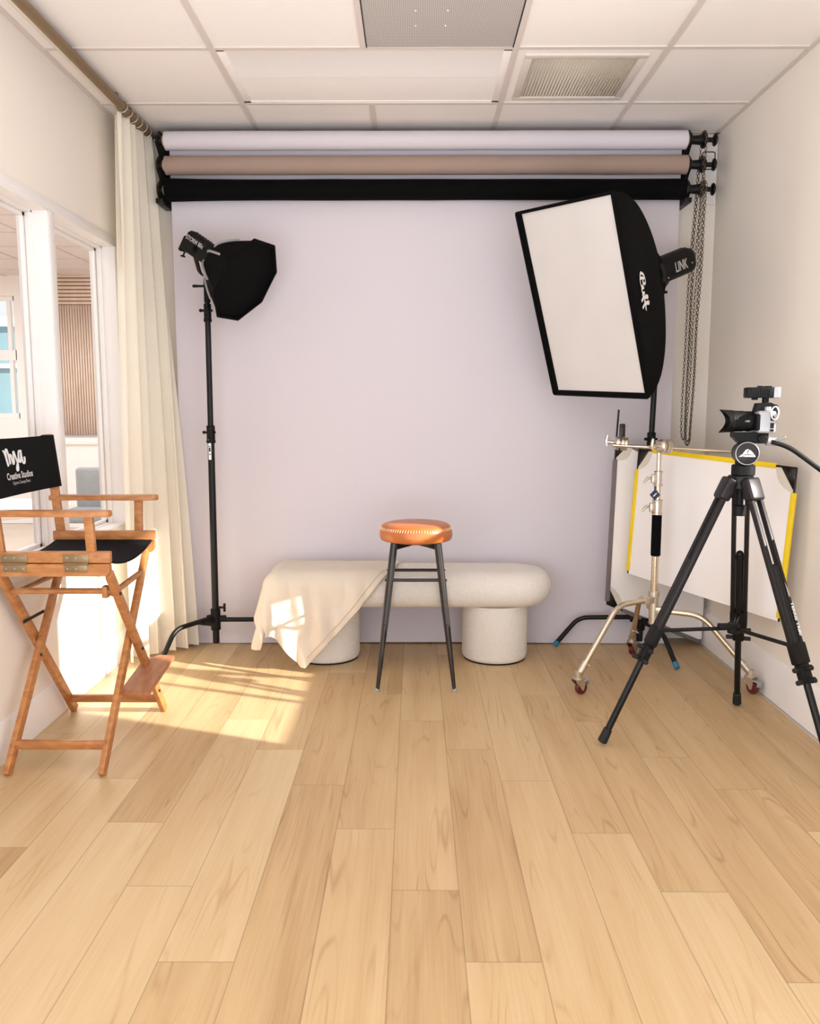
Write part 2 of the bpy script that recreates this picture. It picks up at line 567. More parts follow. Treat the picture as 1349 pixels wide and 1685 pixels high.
def window(name, y0, y1, z0, z1, xin, xout, pane_x, mullions=()):
    e = bpy.data.objects.new(name, None); COL.objects.link(e)
    e.location = ((xin + xout) / 2, (y0 + y1) / 2, z0); tag(e, kind='structure')
    s = 1 if xout > xin else -1
    f = MB()
    t = 0.006
    a, b = sorted((xin - s * 0.006, xout))
    # jamb liners, head and sill
    f.box((a, y0, z0), (b, y0 + t, z1)); f.box((a, y1 - t, z0), (b, y1, z1))
    f.box((a, y0, z1 - t), (b, y1, z1))
    # stops round the pane, stepped
    for dx, wd in ((0.0, 0.030), (0.028, 0.016)):
        p0, p1 = sorted((pane_x - s * 0.014 - s * dx, pane_x + s * 0.012 - s * dx))
        f.box((p0, y0, z0), (p1, y0 + wd, z1), 0.002); f.box((p0, y1 - wd, z0), (p1, y1, z1), 0.002)
        f.box((p0, y0, z0), (p1, y1, z0 + wd), 0.002); f.box((p0, y0, z1 - wd), (p1, y1, z1), 0.002)
    for (kind, c) in mullions:
        p0, p1 = sorted((pane_x - s * 0.014, pane_x + s * 0.012))
        if kind == 'h': f.box((p0, y0, c - 0.014), (p1, y1, c + 0.014), 0.002)
        else: f.box((p0, c - 0.014, z0), (p1, c + 0.014, z1), 0.002)
    f.build('window_frame', M['trim'], e)
    si = MB()
    a, b = sorted((xin - s * 0.010, xout))
    si.box((a, y0 + t, z0 - 0.002), (b, y1 - t, z0 + 0.012), 0.003)
    si.build('window_sill', M['trim'], e)
    pn = MB(); pn.poly([(pane_x, y0 + 0.012, z0 + 0.012), (pane_x, y1 - 0.012, z0 + 0.012), (pane_x, y1 - 0.012, z1 - 0.012), (pane_x, y0 + 0.012, z1 - 0.012)], [(0, 1, 2, 3)])
    pn.build('pane', M['glass'], e)
    return e
for i, (a, b) in enumerate(OPEN):
    window('window_%d' % (i + 1), a, b, OZ0, OZ1, XL, XL - 0.12, XL - 0.102)
window('window_4', WY0, WY1, WZ0, WZ1, XR, XR + 0.14, XR + 0.10, (('v', 2.72), ('h', 1.42)))

# flat casing round the left windows
c = MB()
y0, y1 = OPEN[0][0], OPEN[2][1]
c.box((XL, y0 - 0.05, OZ1), (XL + 0.008, y1 + 0.05, OZ1 + 0.045), 0.002)
c.box((XL, y0 - 0.05, OZ0 - 0.05), (XL + 0.008, y1 + 0.05, OZ0), 0.002)
for a, b in ((y0 - 0.05, y0), (y1, y1 + 0.05), (OPEN[0][1], OPEN[1][0]), (OPEN[1][1], OPEN[2][0])):
    c.box((XL, a, OZ0), (XL + 0.008, b, OZ1), 0.002)
struct('trim_1', c, M['trim'])

def baseboard(name, x, s, h, y0, y1):
    prof = [(0, 0), (0.018, 0), (0.018, h - 0.045), (0.013, h - 0.035), (0.013, h - 0.018), (0.006, h - 0.006), (0.004, h), (0, h)]
    m = MB()
    Mx = frame((s, 0, 0), (0, 0, 1), (0, 1, 0), (x, y0, 0.0))
    m.prism(prof, y1 - y0, Mx)
    struct(name, m, M['trim'])
baseboard('baseboard_right', XR, -1, 0.19, YF, YB)
baseboard('baseboard_left', XL, 1, 0.15, YF, YB)
m = MB(); m.prism([(0, 0), (0.018, 0), (0.018, 0.145), (0.006, 0.185), (0, 0.19)], XR - XL - 0.04, frame((0, -1, 0), (0, 0, 1), (1, 0, 0), (XL + 0.02, YB, 0)))
struct('baseboard_back', m, M['trim'])

# ceiling: tiles sit in a grid; the light, the vent and the perforated panel replace tiles
gx = [XL, -1.428, -0.818, -0.208, 0.402, 1.012, XR]
gy = [YF]
y = 4.145 - 0.61 * 11
while y < 4.2:
    gy.append(y); y += 0.61
gy = sorted(g for g in gy if g >= YF) + [YB]
skip = set()
def cell(xa, ya):
    ix = max(i for i in range(len(gx)) if gx[i] <= xa + 1e-3); iy = max(i for i in range(len(gy)) if gy[i] <= ya + 1e-3)
    return ix, iy
skip |= {cell(-0.818, 3.54), cell(-0.208, 3.54), cell(0.402, 3.54), cell(-0.208, 2.93)}
t = MB()
for i in range(len(gx) - 1):
    for j in range(len(gy) - 1):
        if (i, j) in skip: continue
        t.box((gx[i], gy[j], ZC), (gx[i + 1], gy[j + 1], ZC + 0.016))
struct('ceiling', t, M['ceiling'], None, 35)
g = MB()
for x in gx[1:-1]:
    if x == -0.208:
        g.box((x - 0.012, YF, ZC - 0.006), (x + 0.012, 3.535, ZC + 0.001)); g.box((x - 0.012, 4.145, ZC - 0.006), (x + 0.012, YB, ZC + 0.001))
    else:
        g.box((x - 0.012, YF, ZC - 0.006), (x + 0.012, YB, ZC + 0.001))
for yy in gy[1:-1]:
    g.box((XL, yy - 0.012, ZC - 0.0052), (XR, yy + 0.012, ZC + 0.001))
g.box((XR - 0.022, YF, ZC - 0.005), (XR, YB, ZC + 0.001)); g.box((XL, YF, ZC - 0.005), (XL + 0.022, YB, ZC + 0.001))
g.box((XL, YB - 0.022, ZC - 0.005), (XR, YB, ZC + 0.001))
struct('trim_2', g, M['grid'])
struct('ceiling_slab', MB().box((-8.0, YF - 0.2, 2.98), (1.8, 9.6, 3.1)), M['wall_far'])

# ------------------------------------------------------------------ ceiling fixtures
t = thing('ceiling_light', (-0.208, 3.84, ZC), 'long recessed white troffer light with two angled panels, set in the ceiling grid', 'ceiling light')
f = MB()
x0, x1, y0, y1 = -0.818, 0.402, 3.535, 4.145
for lo, hi in (((x0, y0), (x1, y0 + 0.03)), ((x0, y1 - 0.03), (x1, y1)), ((x0, y0), (x0 + 0.045, y1)), ((x1 - 0.045, y0), (x1, y1))):
    f.box((lo[0], lo[1], ZC - 0.002), (hi[0], hi[1], ZC + 0.012), 0.001)
f.build('frame', M['ceiling'], t)
for side in (0, 1):
    p = MB()
    if side == 0:
        prof = [(y0 + 0.03, ZC + 0.001), (y0 + 0.10, ZC + 0.007), (3.82, ZC + 0.005), (3.835, ZC + 0.002), (3.85, ZC + 0.002), (3.85, ZC + 0.06), (y0 + 0.03, ZC + 0.06)]
    else:
        prof = [(y1 - 0.03, ZC + 0.001), (y1 - 0.05, ZC + 0.002), (3.86, ZC + 0.004), (3.851, ZC + 0.005), (3.851, ZC + 0.06), (y1 - 0.03, ZC + 0.06)]
    p.prism(prof, x1 - x0 - 0.06, frame((0, 1, 0), (0, 0, 1), (1, 0, 0), (x0 + 0.03, 0, 0)))
    p.build('reflector_panel', M['trim'] if side == 0 else M['ceiling'], t)
MB().box((x0, y0, ZC + 0.06), (x1, y1, ZC + 0.075)).build('housing', M['trim'], t)

t = thing('ceiling_vent', (0.70, 3.85, ZC), 'square white framed ceiling air vent with tan egg crate grille', 'air vent')
a, b = (0.402, 3.535), (1.012, 4.145)
ia, ib = (0.483, 3.632), (0.920, 4.062)
f = MB()
f.box((a[0], a[1], ZC), (b[0], ia[1], ZC + 0.012)); f.box((a[0], ib[1], ZC), (b[0], b[1], ZC + 0.012))
f.box((a[0], ia[1], ZC), (ia[0], ib[1], ZC + 0.012)); f.box((ib[0], ia[1], ZC), (b[0], ib[1], ZC + 0.012))
f.build('backing_panel', M['ceiling'], t)
f = MB()
o = 0.034
for lo, hi in (((ia[0] - o, ia[1] - o), (ib[0] + o, ia[1])), ((ia[0] - o, ib[1]), (ib[0] + o, ib[1] + o)), ((ia[0] - o, ia[1]), (ia[0], ib[1])), ((ib[0], ia[1]), (ib[0] + o, ib[1]))):
    f.box((lo[0], lo[1], ZC - 0.007), (hi[0], hi[1], ZC + 0.004), 0.002)
f.build('frame', M['grid'], t)
gr = MB()
n = 32
for i in range(n + 1):
    x = lerp(ia[0], ib[0], i / n); gr.box((x - 0.0018, ia[1], ZC - 0.002), (x + 0.0018, ib[1], ZC + 0.010))
    y = lerp(ia[1], ib[1], i / n); gr.box((ia[0], y - 0.0018, ZC - 0.002), (ib[0], y + 0.0018, ZC + 0.010))
gr.build('grille', M['vent'], t, None)
MB().box((ia[0], ia[1], ZC + 0.0105), (ib[0], ib[1], ZC + 0.02)).build('backing', M['ventback'], t)

t = thing('perforated_ceiling_panel', (0.097, 3.23, ZC), 'grey perforated metal panel filling one ceiling tile, dark side edges', 'ceiling panel')
MB().box((-0.193, 2.94, ZC - 0.004), (0.387, 3.524, ZC + 0.012)).build('perforated_sheet', M['perf'], t)
f = MB()
for x in (-0.1955, 0.3895): f.box((x - 0.0022, 2.94, ZC - 0.006), (x + 0.0022, 3.524, ZC + 0.012))
f.build('edge_gasket', M['black'], t)
for (x, y) in ((-0.0, 3.215), (0.117, 3.215), (-0.0, 3.335), (0.113, 3.335)):
    MB().ball((x, y, ZC - 0.004), 0.0035, 8).build('rivet', M['ink'], t)

# ------------------------------------------------------------------ backdrop system
def mount_board(x0, x1, label):
    b = MB().box((x0, YB - 0.018, 2.352), (x1, YB, 2.70), 0.002)
    o = b.build('mounting_board', M['trim'], None, loc=((x0 + x1) / 2, YB - 0.009, 2.352))
    tag(o, label, 'board')
mount_board(1.36, 1.583, 'white painted board fixed in the right corner behind the roller bracket')
mount_board(-1.50, -1.27, 'white painted board behind the left roller bracket, beside the curtain')

RY = 4.415
RZ = [2.628, 2.508, 2.388]
def bracket(xs, label, sgn):
    t = thing('roller_bracket', (xs, YB, 2.34), label, 'bracket', None)
    b = MB()
    b.box((xs - 0.03, YB - 0.028, 2.33), (xs + 0.03, YB - 0.018, 2.68), 0.002)
    b.box((xs - 0.005, YB - 0.10, 2.33), (xs + 0.022 if sgn > 0 else xs + 0.005, YB - 0.026, 2.68), 0.002)
    b.build('back_plate', M['black'], t)
    sp = MB()
    P = [(YB - 0.024, 2.33), (YB - 0.024, 2.68)]
    for z in RZ:
        P += [(RY + 0.02, z + 0.055), (RY - 0.005, z + 0.038), (RY - 0.035, z + 0.012), (RY - 0.035, z - 0.02), (RY + 0.0, z - 0.045)]
    P += [(RY + 0.03, 2.33)]
    sp.prism(P, 0.012, frame((0, 1, 0), (0, 0, 1), (1, 0, 0), (xs - 0.006, 0, 0)))
    sp.build('side_plate', M['black'], t)
    for z in []:
        h = MB()
        pts = [V((xs, YB - 0.10, z - 0.055)), V((xs, YB - 0.10, z + 0.02)), V((xs, RY - 0.02, z + 0.02)), V((xs, RY - 0.035, z)), V((xs, RY - 0.02, z - 0.022)), V((xs, RY + 0.02, z - 0.03))]
        P = [p + V((-0.011, 0, 0)) for p in pts] + [p + V((0.011, 0, 0)) for p in pts]
        n = len(pts)
        h.poly(P, [list(range(n)), list(range(2 * n - 1, n - 1, -1))] + [(i, (i + 1) % n, n + (i + 1) % n, n + i) for i in range(n)])
        h.build('hook', M['black'], t)
    for z in (2.345, 2.665, 2.44):
        MB().ball((xs + 0.008 * sgn, YB - 0.105, z), 0.005, 8).build('screw', M['silver'], t)
    # lower foot
    MB().box((xs - 0.018, RY - 0.02, 2.32), (xs + 0.018, YB - 0.02, 2.345), 0.003).build('foot', M['black'], t)
    return t
bracket(-1.305, 'black metal roller bracket at left end of the paper rolls, beside the curtain', -1)
bracket(1.385, 'black metal roller bracket at right end of the paper rolls, near corner', 1)

def roll(z, r, x0, x1, m, label, sheet=False, bulge=0.0):
    t = thing('backdrop_roll', ((x0 + x1) / 2, RY, z), label, 'backdrop roll')
    b = MB()
    n = 60
    def fn(u, v):
        x = lerp(x0, x1, v)
        rr = r + bulge * math.exp(-((x - x0) / 0.22) ** 2) + 0.0012 * mnoise.noise(V((x * 3, z * 9, 0)))
        a = 2 * PI * u
        return (x, RY + rr * math.cos(a), z + rr * math.sin(a))
    b.grid(fn, 32, n, True)
    for x in (x0, x1):
        c = b.bm.verts.new((x, RY, z))
        ring = sorted([v for v in b.bm.verts if abs(v.co.x - x) < 1e-5 and v is not c], key=lambda v: math.atan2(v.co.z - z, v.co.y - RY))
        for i in range(len(ring)):
            b.bm.faces.new((c, ring[i], ring[(i + 1) % len(ring)]))
    b.build('paper', m, t)
    c = MB(); c.cyl((x0 - 0.012, RY, z), (x1 + 0.012, RY, z), 0.026, seg=20); c.build('core', M['card'], t)
    # right hand drive: hub, toothed wheel, shaft and end knob
    h = MB(); h.cyl((x1 + 0.012, RY, z), (1.437, RY, z), 0.020, 0.024, 18); h.build('hub', M['black'], t)
    s = MB()
    pr = []
    for k in range(48):
        a = 2 * PI * k / 48; rr = 0.041 if (k // 2) % 2 else 0.036
        pr.append((rr * math.cos(a), rr * math.sin(a)))
    s.prism(pr, 0.010, frame((0, 1, 0), (0, 0, 1), (1, 0, 0), (1.452, RY, z)))
    s.cyl((1.437, RY, z), (1.470, RY, z), 0.026, seg=18)
    s.build('sprocket', M['black'], t)
    k = MB(); k.cyl((1.468, RY, z), (1.505, RY, z), 0.012, 0.012, 14)
    k.lathe([(0.014, 0), (0.030, 0.006), (0.031, 0.012), (0.024, 0.018), (0.0, 0.020)], frame((0, 1, 0), (0, 0, 1), (1, 0, 0), (1.503, RY, z)), 24)
    k.build('end_knob', M['black'], t)
    l = MB(); l.cyl((x0 - 0.035, RY, z), (x0 - 0.012, RY, z), 0.020, seg=16); l.build('end_plug', M['black'], t)
    if sheet:
        sh = MB()
        yb0 = RY + r
        def fs(u, v):
            x = lerp(-1.262, 1.362, u)
            zz = lerp(z, 0.006, v)
            yy = lerp(yb0 + 0.001, 4.452, min(1, v * 1.05)) + 0.05 * math.sin(PI * min(1, v * 1.0)) * 0.25
            yy += 0.006 * mnoise.noise(V((x * 1.3, zz * 0.9, 3))) * v
            if v > 0.9:
                q = (v - 0.9) / 0.1
                yy -= 0.006 * q * q * (1 + 0.7 * math.sin(x * 5.0))
                zz += 0.004 * q * math.sin(x * 3.1 + 1)
            return (x, yy, max(zz, 0.004))
        sh.grid(fs, 60, 80)
        sh.build('hanging_sheet', M['paper'], t, 60)
    return t
roll(RZ[0], 0.046, -1.268, 1.368, M['paper'], 'topmost roll, white paper with its long sheet hanging down to the floor', True)
roll(RZ[1], 0.046, -1.270, 1.375, M['taupe'], 'middle roll of taupe brown backdrop paper under the ceiling')
roll(RZ[2], 0.051, -1.272, 1.370, M['blackpaper'], 'lowest roll, black backdrop paper under the taupe one', False, 0.006)

# wire guard round the middle sprocket
g = MB()
cs = [(1.437, 2.555), (1.500, 2.555), (1.500, 2.472), (1.437, 2.472)]
pts = []
for i in range(4):
    p0, p1, p2 = cs[i - 1], cs[i], cs[(i + 1) % 4]
    pts += bend((p0[0], RY - 0.05, p0[1]), (p1[0], RY - 0.05, p1[1]), (p2[0], RY - 0.05, p2[1]), 0.012, 4)
g.tube(pts, 0.0028, 8, True)
g.tube([(1.437, RY - 0.05, 2.51), (1.437, RY - 0.02, 2.51)], 0.0028, 8)
o = g.build('chain_guard', M['black'], None, loc=(1.468, RY - 0.05, 2.47))
tag(o, 'small square black wire chain guard around the middle sprocket', 'guard')

# pull chains, one loop per roll
def chain(z, x, zb, lean, label):
    m = MB()
    R = 0.041
    path = []
    n = 10
    for k in range(n + 1):
        a = PI * k / n
        path.append(V((x, RY + R * math.cos(a), z + R * math.sin(a))))
    L = z - zb
    front = [V((x - lean * i / 40, RY - R + 0.006 * math.sin(i * 0.35), z - L * i / 40)) for i in range(1, 41)]
    bot = [V((x - lean, RY - R * math.cos(PI * k / 8), zb - R * math.sin(PI * k / 8))) for k in range(1, 8)]
    back = [V((x - lean * i / 40 - 0.010 * math.sin(PI * i / 40), RY + R - 0.006 * math.sin(i * 0.3), z - L * i / 40)) for i in range(40, 0, -1)]
    path = path + front + bot + back
    # resample to link pitch
    segs = []
    tot = 0
    for a, b in zip(path, path[1:] + path[:1]):
        segs.append((a, b, tot)); tot += (b - a).length
    pitch = 0.0165
    cnt = int(tot / pitch)
    si = 0
    for i in range(cnt):
        s = i * tot / cnt
        while si < len(segs) - 1 and segs[si + 1][2] <= s: si += 1
        a, b, s0 = segs[si]
        d = (b - a)
        p = a + d * ((s - s0) / max(d.length, 1e-6))
        d.normalize()
        sidev = V((1, 0, 0)) if i % 2 else d.cross(V((1, 0, 0))).normalized()
        ln, wd = 0.0105, 0.0055
        ring = []
        for k in range(8):
            an = 2 * PI * k / 8
            ring.append(p + d * (ln * math.cos(an)) + sidev * (wd * math.sin(an)))
        m.tube(ring, 0.0016, 5, True)
    o = m.build('pull_chain', M['chain'], None, None, loc=(x, RY, z))
    tag(o, label, 'chain', 'pull chains of the backdrop rollers')
chain(RZ[0], 1.457, 1.13, 0.022, 'long pull chain looped over the topmost roller sprocket')
chain(RZ[1], 1.447, 1.16, 0.032, 'long pull chain looped over the middle roller sprocket')
chain(RZ[2], 1.466, 1.15, 0.030, 'long pull chain looped over the lowest roller sprocket')

# ------------------------------------------------------------------ curtain and rail
t = thing('curtain_rail', (-1.375, 3.0, 2.685), 'bronze curtain rail running under the ceiling along the left wall', 'curtain rail')
b = MB(); b.cyl((-1.372, 0.6, 2.683), (-1.372, 4.55, 2.683), 0.020, seg=16); b.build('rail', M['rod'], t)
b = MB(); b.box((-1.42, 0.6, 2.690), (-1.402, 4.1, 2.709), 0.003); b.build('fascia', M['wall'], t)
for y in (1.2, 2.6, 4.0):
    b = MB(); b.box((-1.385, y - 0.012, 2.69), (-1.359, y + 0.012, 2.712), 0.002); b.build('bracket', M['rod'], t)
t = thing('curtain', (-1.36, 4.30, 0.0), 'long cream curtain gathered in folds at left of the paper backdrop', 'curtain')
b = MB()
NF = 5.0
def cf(u, v):
    z = lerp(2.665, 0.015, v)
    A0 = V((-1.405, 4.085)); B0 = V((-1.365, 4.53))
    A1 = V((-1.462, 4.07)); B1 = V((-1.205, 4.385))
    k = v ** 0.9
    A = A0.lerp(A1, k); B = B0.lerp(B1, k)
    d = (B - A); nrm = V((d.y, -d.x)).normalized()
    uu = u + 0.018 * math.sin(2 * PI * u * 2.3 + 1.0) * (0.4 + v)
    ph = 2 * PI * NF * uu + 0.5 * math.sin(v * 3.0 + u * 5)
    amp = lerp(0.022, 0.048, v) * (0.8 + 0.4 * math.sin(u * 7 + 0.6 + v))
    tri = math.sin(ph) + 0.18 * math.sin(2 * ph + 0.6)
    q = A.lerp(B, u) + nrm * amp * tri + d.normalized() * 0.010 * math.sin(2 * ph)
    return (q.x, q.y, z - 0.012 * (1 - v) * math.cos(ph) * 0.4)
b.grid(cf, 220, 60)
o = b.build('cloth', M['curtain'], t, 80)
for i in range(7):
    y = lerp(4.09, 4.52, i / 6)
    r = MB()
    r.tube([(-1.372 + 0.025 * math.cos(2 * PI * k / 20), y + 0.004 * math.sin(2 * PI * k / 20), 2.681 + 0.025 * math.sin(2 * PI * k / 20)) for k in range(20)], 0.003, 8, True)
    r.build('ring', M['steel'], t)

# ------------------------------------------------------------------ left light: stand, lamp, octagonal softbox
def leg_path(hub, z, foot, out, bendr=0.05):
    """a leg that runs out from the hub then turns down to the foot"""
    hub, foot = V(hub), V(foot)
    d = V((foot.x - hub.x, foot.y - hub.y, 0)); L = d.length; d.normalize()
    a = hub + d * 0.02; a.z = z
    k = hub + d * (L * out); k.z = z - 0.012
    pts = [a] + bend(a, k, foot, bendr, 8) + [foot]
    return pts

def black_stand(name, base, tilt, zt, joints, feet, label, blue=False, hubz=0.16, r0=0.0175, mat_key='black'):
    t = thing(name, (base[0], base[1], 0), label, 'light stand')
    B = V((base[0], base[1], 0.05)); T = V((base[0] + tilt[0], base[1] + tilt[1], zt))
    def at(z): return B.lerp(T, (z - B.z) / (T.z - B.z))
    zs = [0.05] + joints + [zt]
    for i in range(len(zs) - 1):
        r = r0 - 0.003 * i
        p = MB(); p.cyl(at(zs[i]), at(zs[i + 1]), r, seg=20, ch=0.002)
        po = p.build('pole', M[mat_key], t)
        if i > 0:
            c = MB(); z = zs[i]
            c.cyl(at(z - 0.05), at(z + 0.03), r + 0.007, seg=20, ch=0.003)
            c.cyl(at(z - 0.06), at(z - 0.045), r + 0.009, seg=20, ch=0.002)
            c.cbox(at(z - 0.005) + V((0.0, -r - 0.010, 0)), (0.020, 0.022, 0.045), 0.004)
            c.build('collar', M['blackplastic'], t)
            kb = MB(); q = at(z - 0.005)
            kb.cyl(q + V((-0.032, -0.012, 0)), q + V((0.028, -0.012, 0)), 0.006, seg=10)
            kb.ball(q + V((-0.032, -0.012, 0)), 0.009, 10); kb.build('knob', M['blackplastic'], t)
    h = MB()
    h.cyl(at(hubz - 0.04), at(hubz + 0.075), r0 + 0.008, seg=20, ch=0.003)
    for (fx, fy) in [f[:2] for f in feet]:
        d = V((fx - base[0], fy - base[1], 0)).normalized()
        h.cbox((0, 0, 0), (0.05, 0.034, 0.030), 0.004, frame(d, V((0, 0, 1)).cross(d), (0, 0, 1), at(hubz + 0.02) + d * 0.030))
    h.build('hub', M['blackplastic'], t)
    kb = MB(); q = at(hubz + 0.085)
    kb.cyl(q + V((0.015, -0.01, 0)), q + V((0.05, -0.018, 0)), 0.006, seg=10)
    kb.cbox(q + V((0.052, -0.018, 0)), (0.012, 0.014, 0.045), 0.004); kb.build('lever', M['blackplastic'], t)
    for i, f in enumerate(feet):
        pts = leg_path((base[0], base[1], 0), hubz + (0.03, 0.015, -0.012)[i], (f[0], f[1], 0.013), f[2], 0.05 if math.hypot(f[0] - base[0], f[1] - base[1]) > 0.3 else 0.02)
        l = MB(); l.tube(pts, 0.0125, 12)
        lo = l.build('leg', M[mat_key], t)
        tip = MB(); d = (pts[-1] - pts[-2]).normalized()
        tip.tube([pts[-1] - d * 0.028, pts[-1] + d * 0.004], 0.0142, 12)
        to = tip.build('foot_cap', M['blue'] if blue else M['rubber'], lo)
    return t, at

st, at_l = black_stand('light_stand', (-1.052, 4.285), (0.005, 0.0), 1.86, [1.165, 1.775],
                       [(-1.268, 3.995, 0.72), (-0.62, 4.36, 0.80), (-1.215, 4.40, 0.86)],
                       'tall black light stand with bent legs at left, beside the curtain')
lb = MB(); lb.box((-1.052 - 0.007, 4.285 - 0.0195, 1.02), (-1.052 + 0.007, 4.285 - 0.0165, 1.125), 0.001)
lo = lb.build('sticker', M['ink'], st)
k = MB()
for z0_, z1_ in ((1.045, 1.050), (1.062, 1.082), (1.086, 1.090)): k.box((-1.052 - 0.004, 4.2645, z0_), (-1.052 + 0.004, 4.2655, z1_))
k.build('print', M['black'], lo)

AX = V((0.66, -0.585, -0.47)).normalized()      # direction the left lamp points
def lamp_left():
    F = V((-0.815, 4.109, 1.890))                # centre of the softbox mouth
    R = V((-0.992, 4.180, 2.012))               # speed ring
    ax = (F - R).normalized()
    up = V((0, 0, 1)); x = up.cross(ax).normalized(); y = ax.cross(x)
    t = thing('studio_lamp', R - ax * 0.1, 'black cylindrical studio lamp on the left light stand, tilted down', 'studio lamp')
    b = MB()
    Mx = frame(x, y, ax, R)
    b.cbox((0, 0.005, -0.095), (0.088, 0.102, 0.135), 0.018, Mx, 3)
    b.lathe([(0.036, -0.045), (0.050, -0.035), (0.050, 0.0), (0.046, 0.01)], Mx, 24)
    b.cbox((0, -0.018, -0.164), (0.074, 0.080, 0.02), 0.008, Mx)
    b.build('body', M['blackplastic'], t)
    fins = MB()
    for k in range(6): fins.cbox((0, 0.056, -0.15 + k * 0.018), (0.06, 0.004, 0.006), 0.001, Mx)
    fins.build('cooling_fins', M['black'], t)
    # lettering on the side facing the room
    side = x if x.y < 0 else -x
    tx = ax; ty = side.cross(tx) * -1
    ty = side.cross(tx)
    letters('lettering', 'STORM 80c', 0.030, frame(tx, ty, side, R - ax * 0.095 + side * 0.0446 + y * 0.024), M['inkgrey'], t, 0.0006, 0.0004, 0, 1.0, 0.112)
    # yoke: two arms down to the spigot
    base = at_l(1.86)
    yk = MB()
    piv = R - ax * 0.085
    for s in (-1, 1):
        p0 = piv + x * 0.055 * s
        low = base + V((0, 0, 0.085)) + x * 0.055 * s
        mid = low + V((0, 0, -0.01))
        pts = [p0] + bend(p0, V((low.x, low.y, low.z)), base + V((0, 0, 0.070)), 0.025, 6) + [base + V((0, 0, 0.070))]
        for a, c in zip(pts, pts[1:]):
            if (c - a).length > 1e-4: yk.bar(a, c, 0.026, 0.007, ax, 0.001)
    yk.build('yoke', M['blackplastic'], t)
    s = MB(); s.cyl(base + V((0, 0, -0.05)), base + V((0, 0, 0.075)), 0.016, seg=16, ch=0.003)
    s.cyl(base + V((-0.05, -0.01, 0.03)), base + V((0, -0.01, 0.03)), 0.006, seg=10)
    s.cbox(base + V((-0.055, -0.012, 0.03)), (0.03, 0.010, 0.014), 0.004); s.build('spigot', M['blackplastic'], t)
    kb = MB(); kb.cyl(piv + side * 0.045, piv + side * 0.075, 0.016, seg=16, ch=0.003); kb.build('tilt_knob', M['blackplastic'], t)
    p = MB(); q = R - ax * 0.155 - y * 0.055; p.cyl(q, q - y * 0.025, 0.004, seg=8); p.cyl(q - y * 0.022 - x * 0.014, q - y * 0.022 + x * 0.014, 0.005, seg=8); p.build('lock_screw', M['blackplastic'], t)
    # softbox
    sb = thing('octagonal_softbox', F, 'black octagonal softbox with grey rods on the left studio lamp', 'softbox')
    d = (F - R).length
    RM = 0.215
    n = 8
    def ringpts(t_, k):
        # bowl profile: quick flare then near parallel
        r = lerp(0.055, RM, min(1.0, min(1, t_) ** 0.72))
        return r
    shell = MB()
    NS = 12
    for f_ in range(1):
        def fn(u, v):
            a = 2 * PI * u + PI / 8
            sec = ((a - PI / 8) % (PI / 4)) / (PI / 4)
            r = ringpts(v, 0)
            k_ = math.cos(PI / 8) / math.cos((sec - 0.5) * PI / 4)
            k_ = lerp(k_, k_ * (1 - 0.05 * math.sin(PI * sec)), 0.8 * math.sin(PI * min(1, v)))
            p = R + ax * (0.005 + d * v) + (x * math.cos(a) + y * math.sin(a)) * r * k_
            return p
        shell.grid(fn, 64, NS, True)
    shell.build('shell', M['blackmatte'], sb, 25, recalc=True)
    # recessed grid/front
    fr = MB()
    def oct_(r, dz):
        return [R + ax * (d + dz) + (x * math.cos(PI / 8 + k * PI / 4) + y * math.sin(PI / 8 + k * PI / 4)) * r for k in range(8)]
    fr.tube(oct_(RM, 0.0), 0.009, 8, True)
    fr.build('rim', M['blackmatte'], sb)
    fc = MB(); P = oct_(RM - 0.004, -0.012); fc.poly(P, [list(range(8))])
    fc.build('front_cover', M['blackmatte'], sb)
    for k in range(8):
        a = PI / 8 + k * PI / 4
        rd = MB()
        pts = []
        for i in range(10):
            v = lerp(0.0, 0.58, i / 9)
            r = ringpts(v, 0) + 0.006
            pts.append(R + ax * (0.005 + d * v) + (x * math.cos(a) + y * math.sin(a)) * r)
        rd.tube(pts, 0.0062, 8)
        rd.build('rod', M['silver'], sb)
lamp_left()

# ------------------------------------------------------------------ director's chair
t = thing('director_chair', (-1.26, 3.10, 0), 'tall folding wooden chair with black canvas seat and printed backrest at left wall', 'chair')
YN, YFAR = 2.855, 3.355
W = M['chairwood']
def rail(y, sgn):
    b = MB(); b.box((-1.475, y - 0.013, 0.747), (-1.06, y + 0.013, 0.787), 0.004); b.build('upper_seat_rail', W, t)
    b = MB()
    P = [(-1.475, 0.700), (-1.075, 0.700), (-1.063, 0.718), (-1.063, 0.744), (-1.475, 0.744)]
    b.prism(P, 0.026, frame((1, 0, 0), (0, 0, 1), (0, -1, 0), (0, y + 0.013, 0))); b.build('lower_seat_rail', W, t)
    b = MB(); ya = y - 0.012 * (1 if sgn < 0 else -1)
    P = []
    for (x, yy) in ((-1.485, -0.024), (-1.075, -0.027), (-1.055, -0.020), (-1.046, -0.006), (-1.046, 0.006), (-1.055, 0.020), (-1.075, 0.027), (-1.485, 0.024)): P.append((x, yy))
    b.prism(P, 0.021, frame((1, 0, 0), (0, 1, 0), (0, 0, 1), (0, ya, 0.911)))
    bmesh.ops.bevel(b.bm, geom=[e for e in b.bm.edges], offset=0.003, segments=2, affect='EDGES')
    b.build('armrest', W, t)
    b = MB(); b.bar((-1.127, y, 0.785), (-1.127, ya, 0.913), 0.032, 0.020, (1, 0, 0), 0.003); b.build('arm_post', W, t)
    b = MB(); b.bar((-1.440, y, 0.72), (-1.482, y, 1.178), 0.034, 0.020, (1, 0, 0), 0.004); b.build('back_post', W, t)
rail(YN, -1); rail(YFAR, 1)
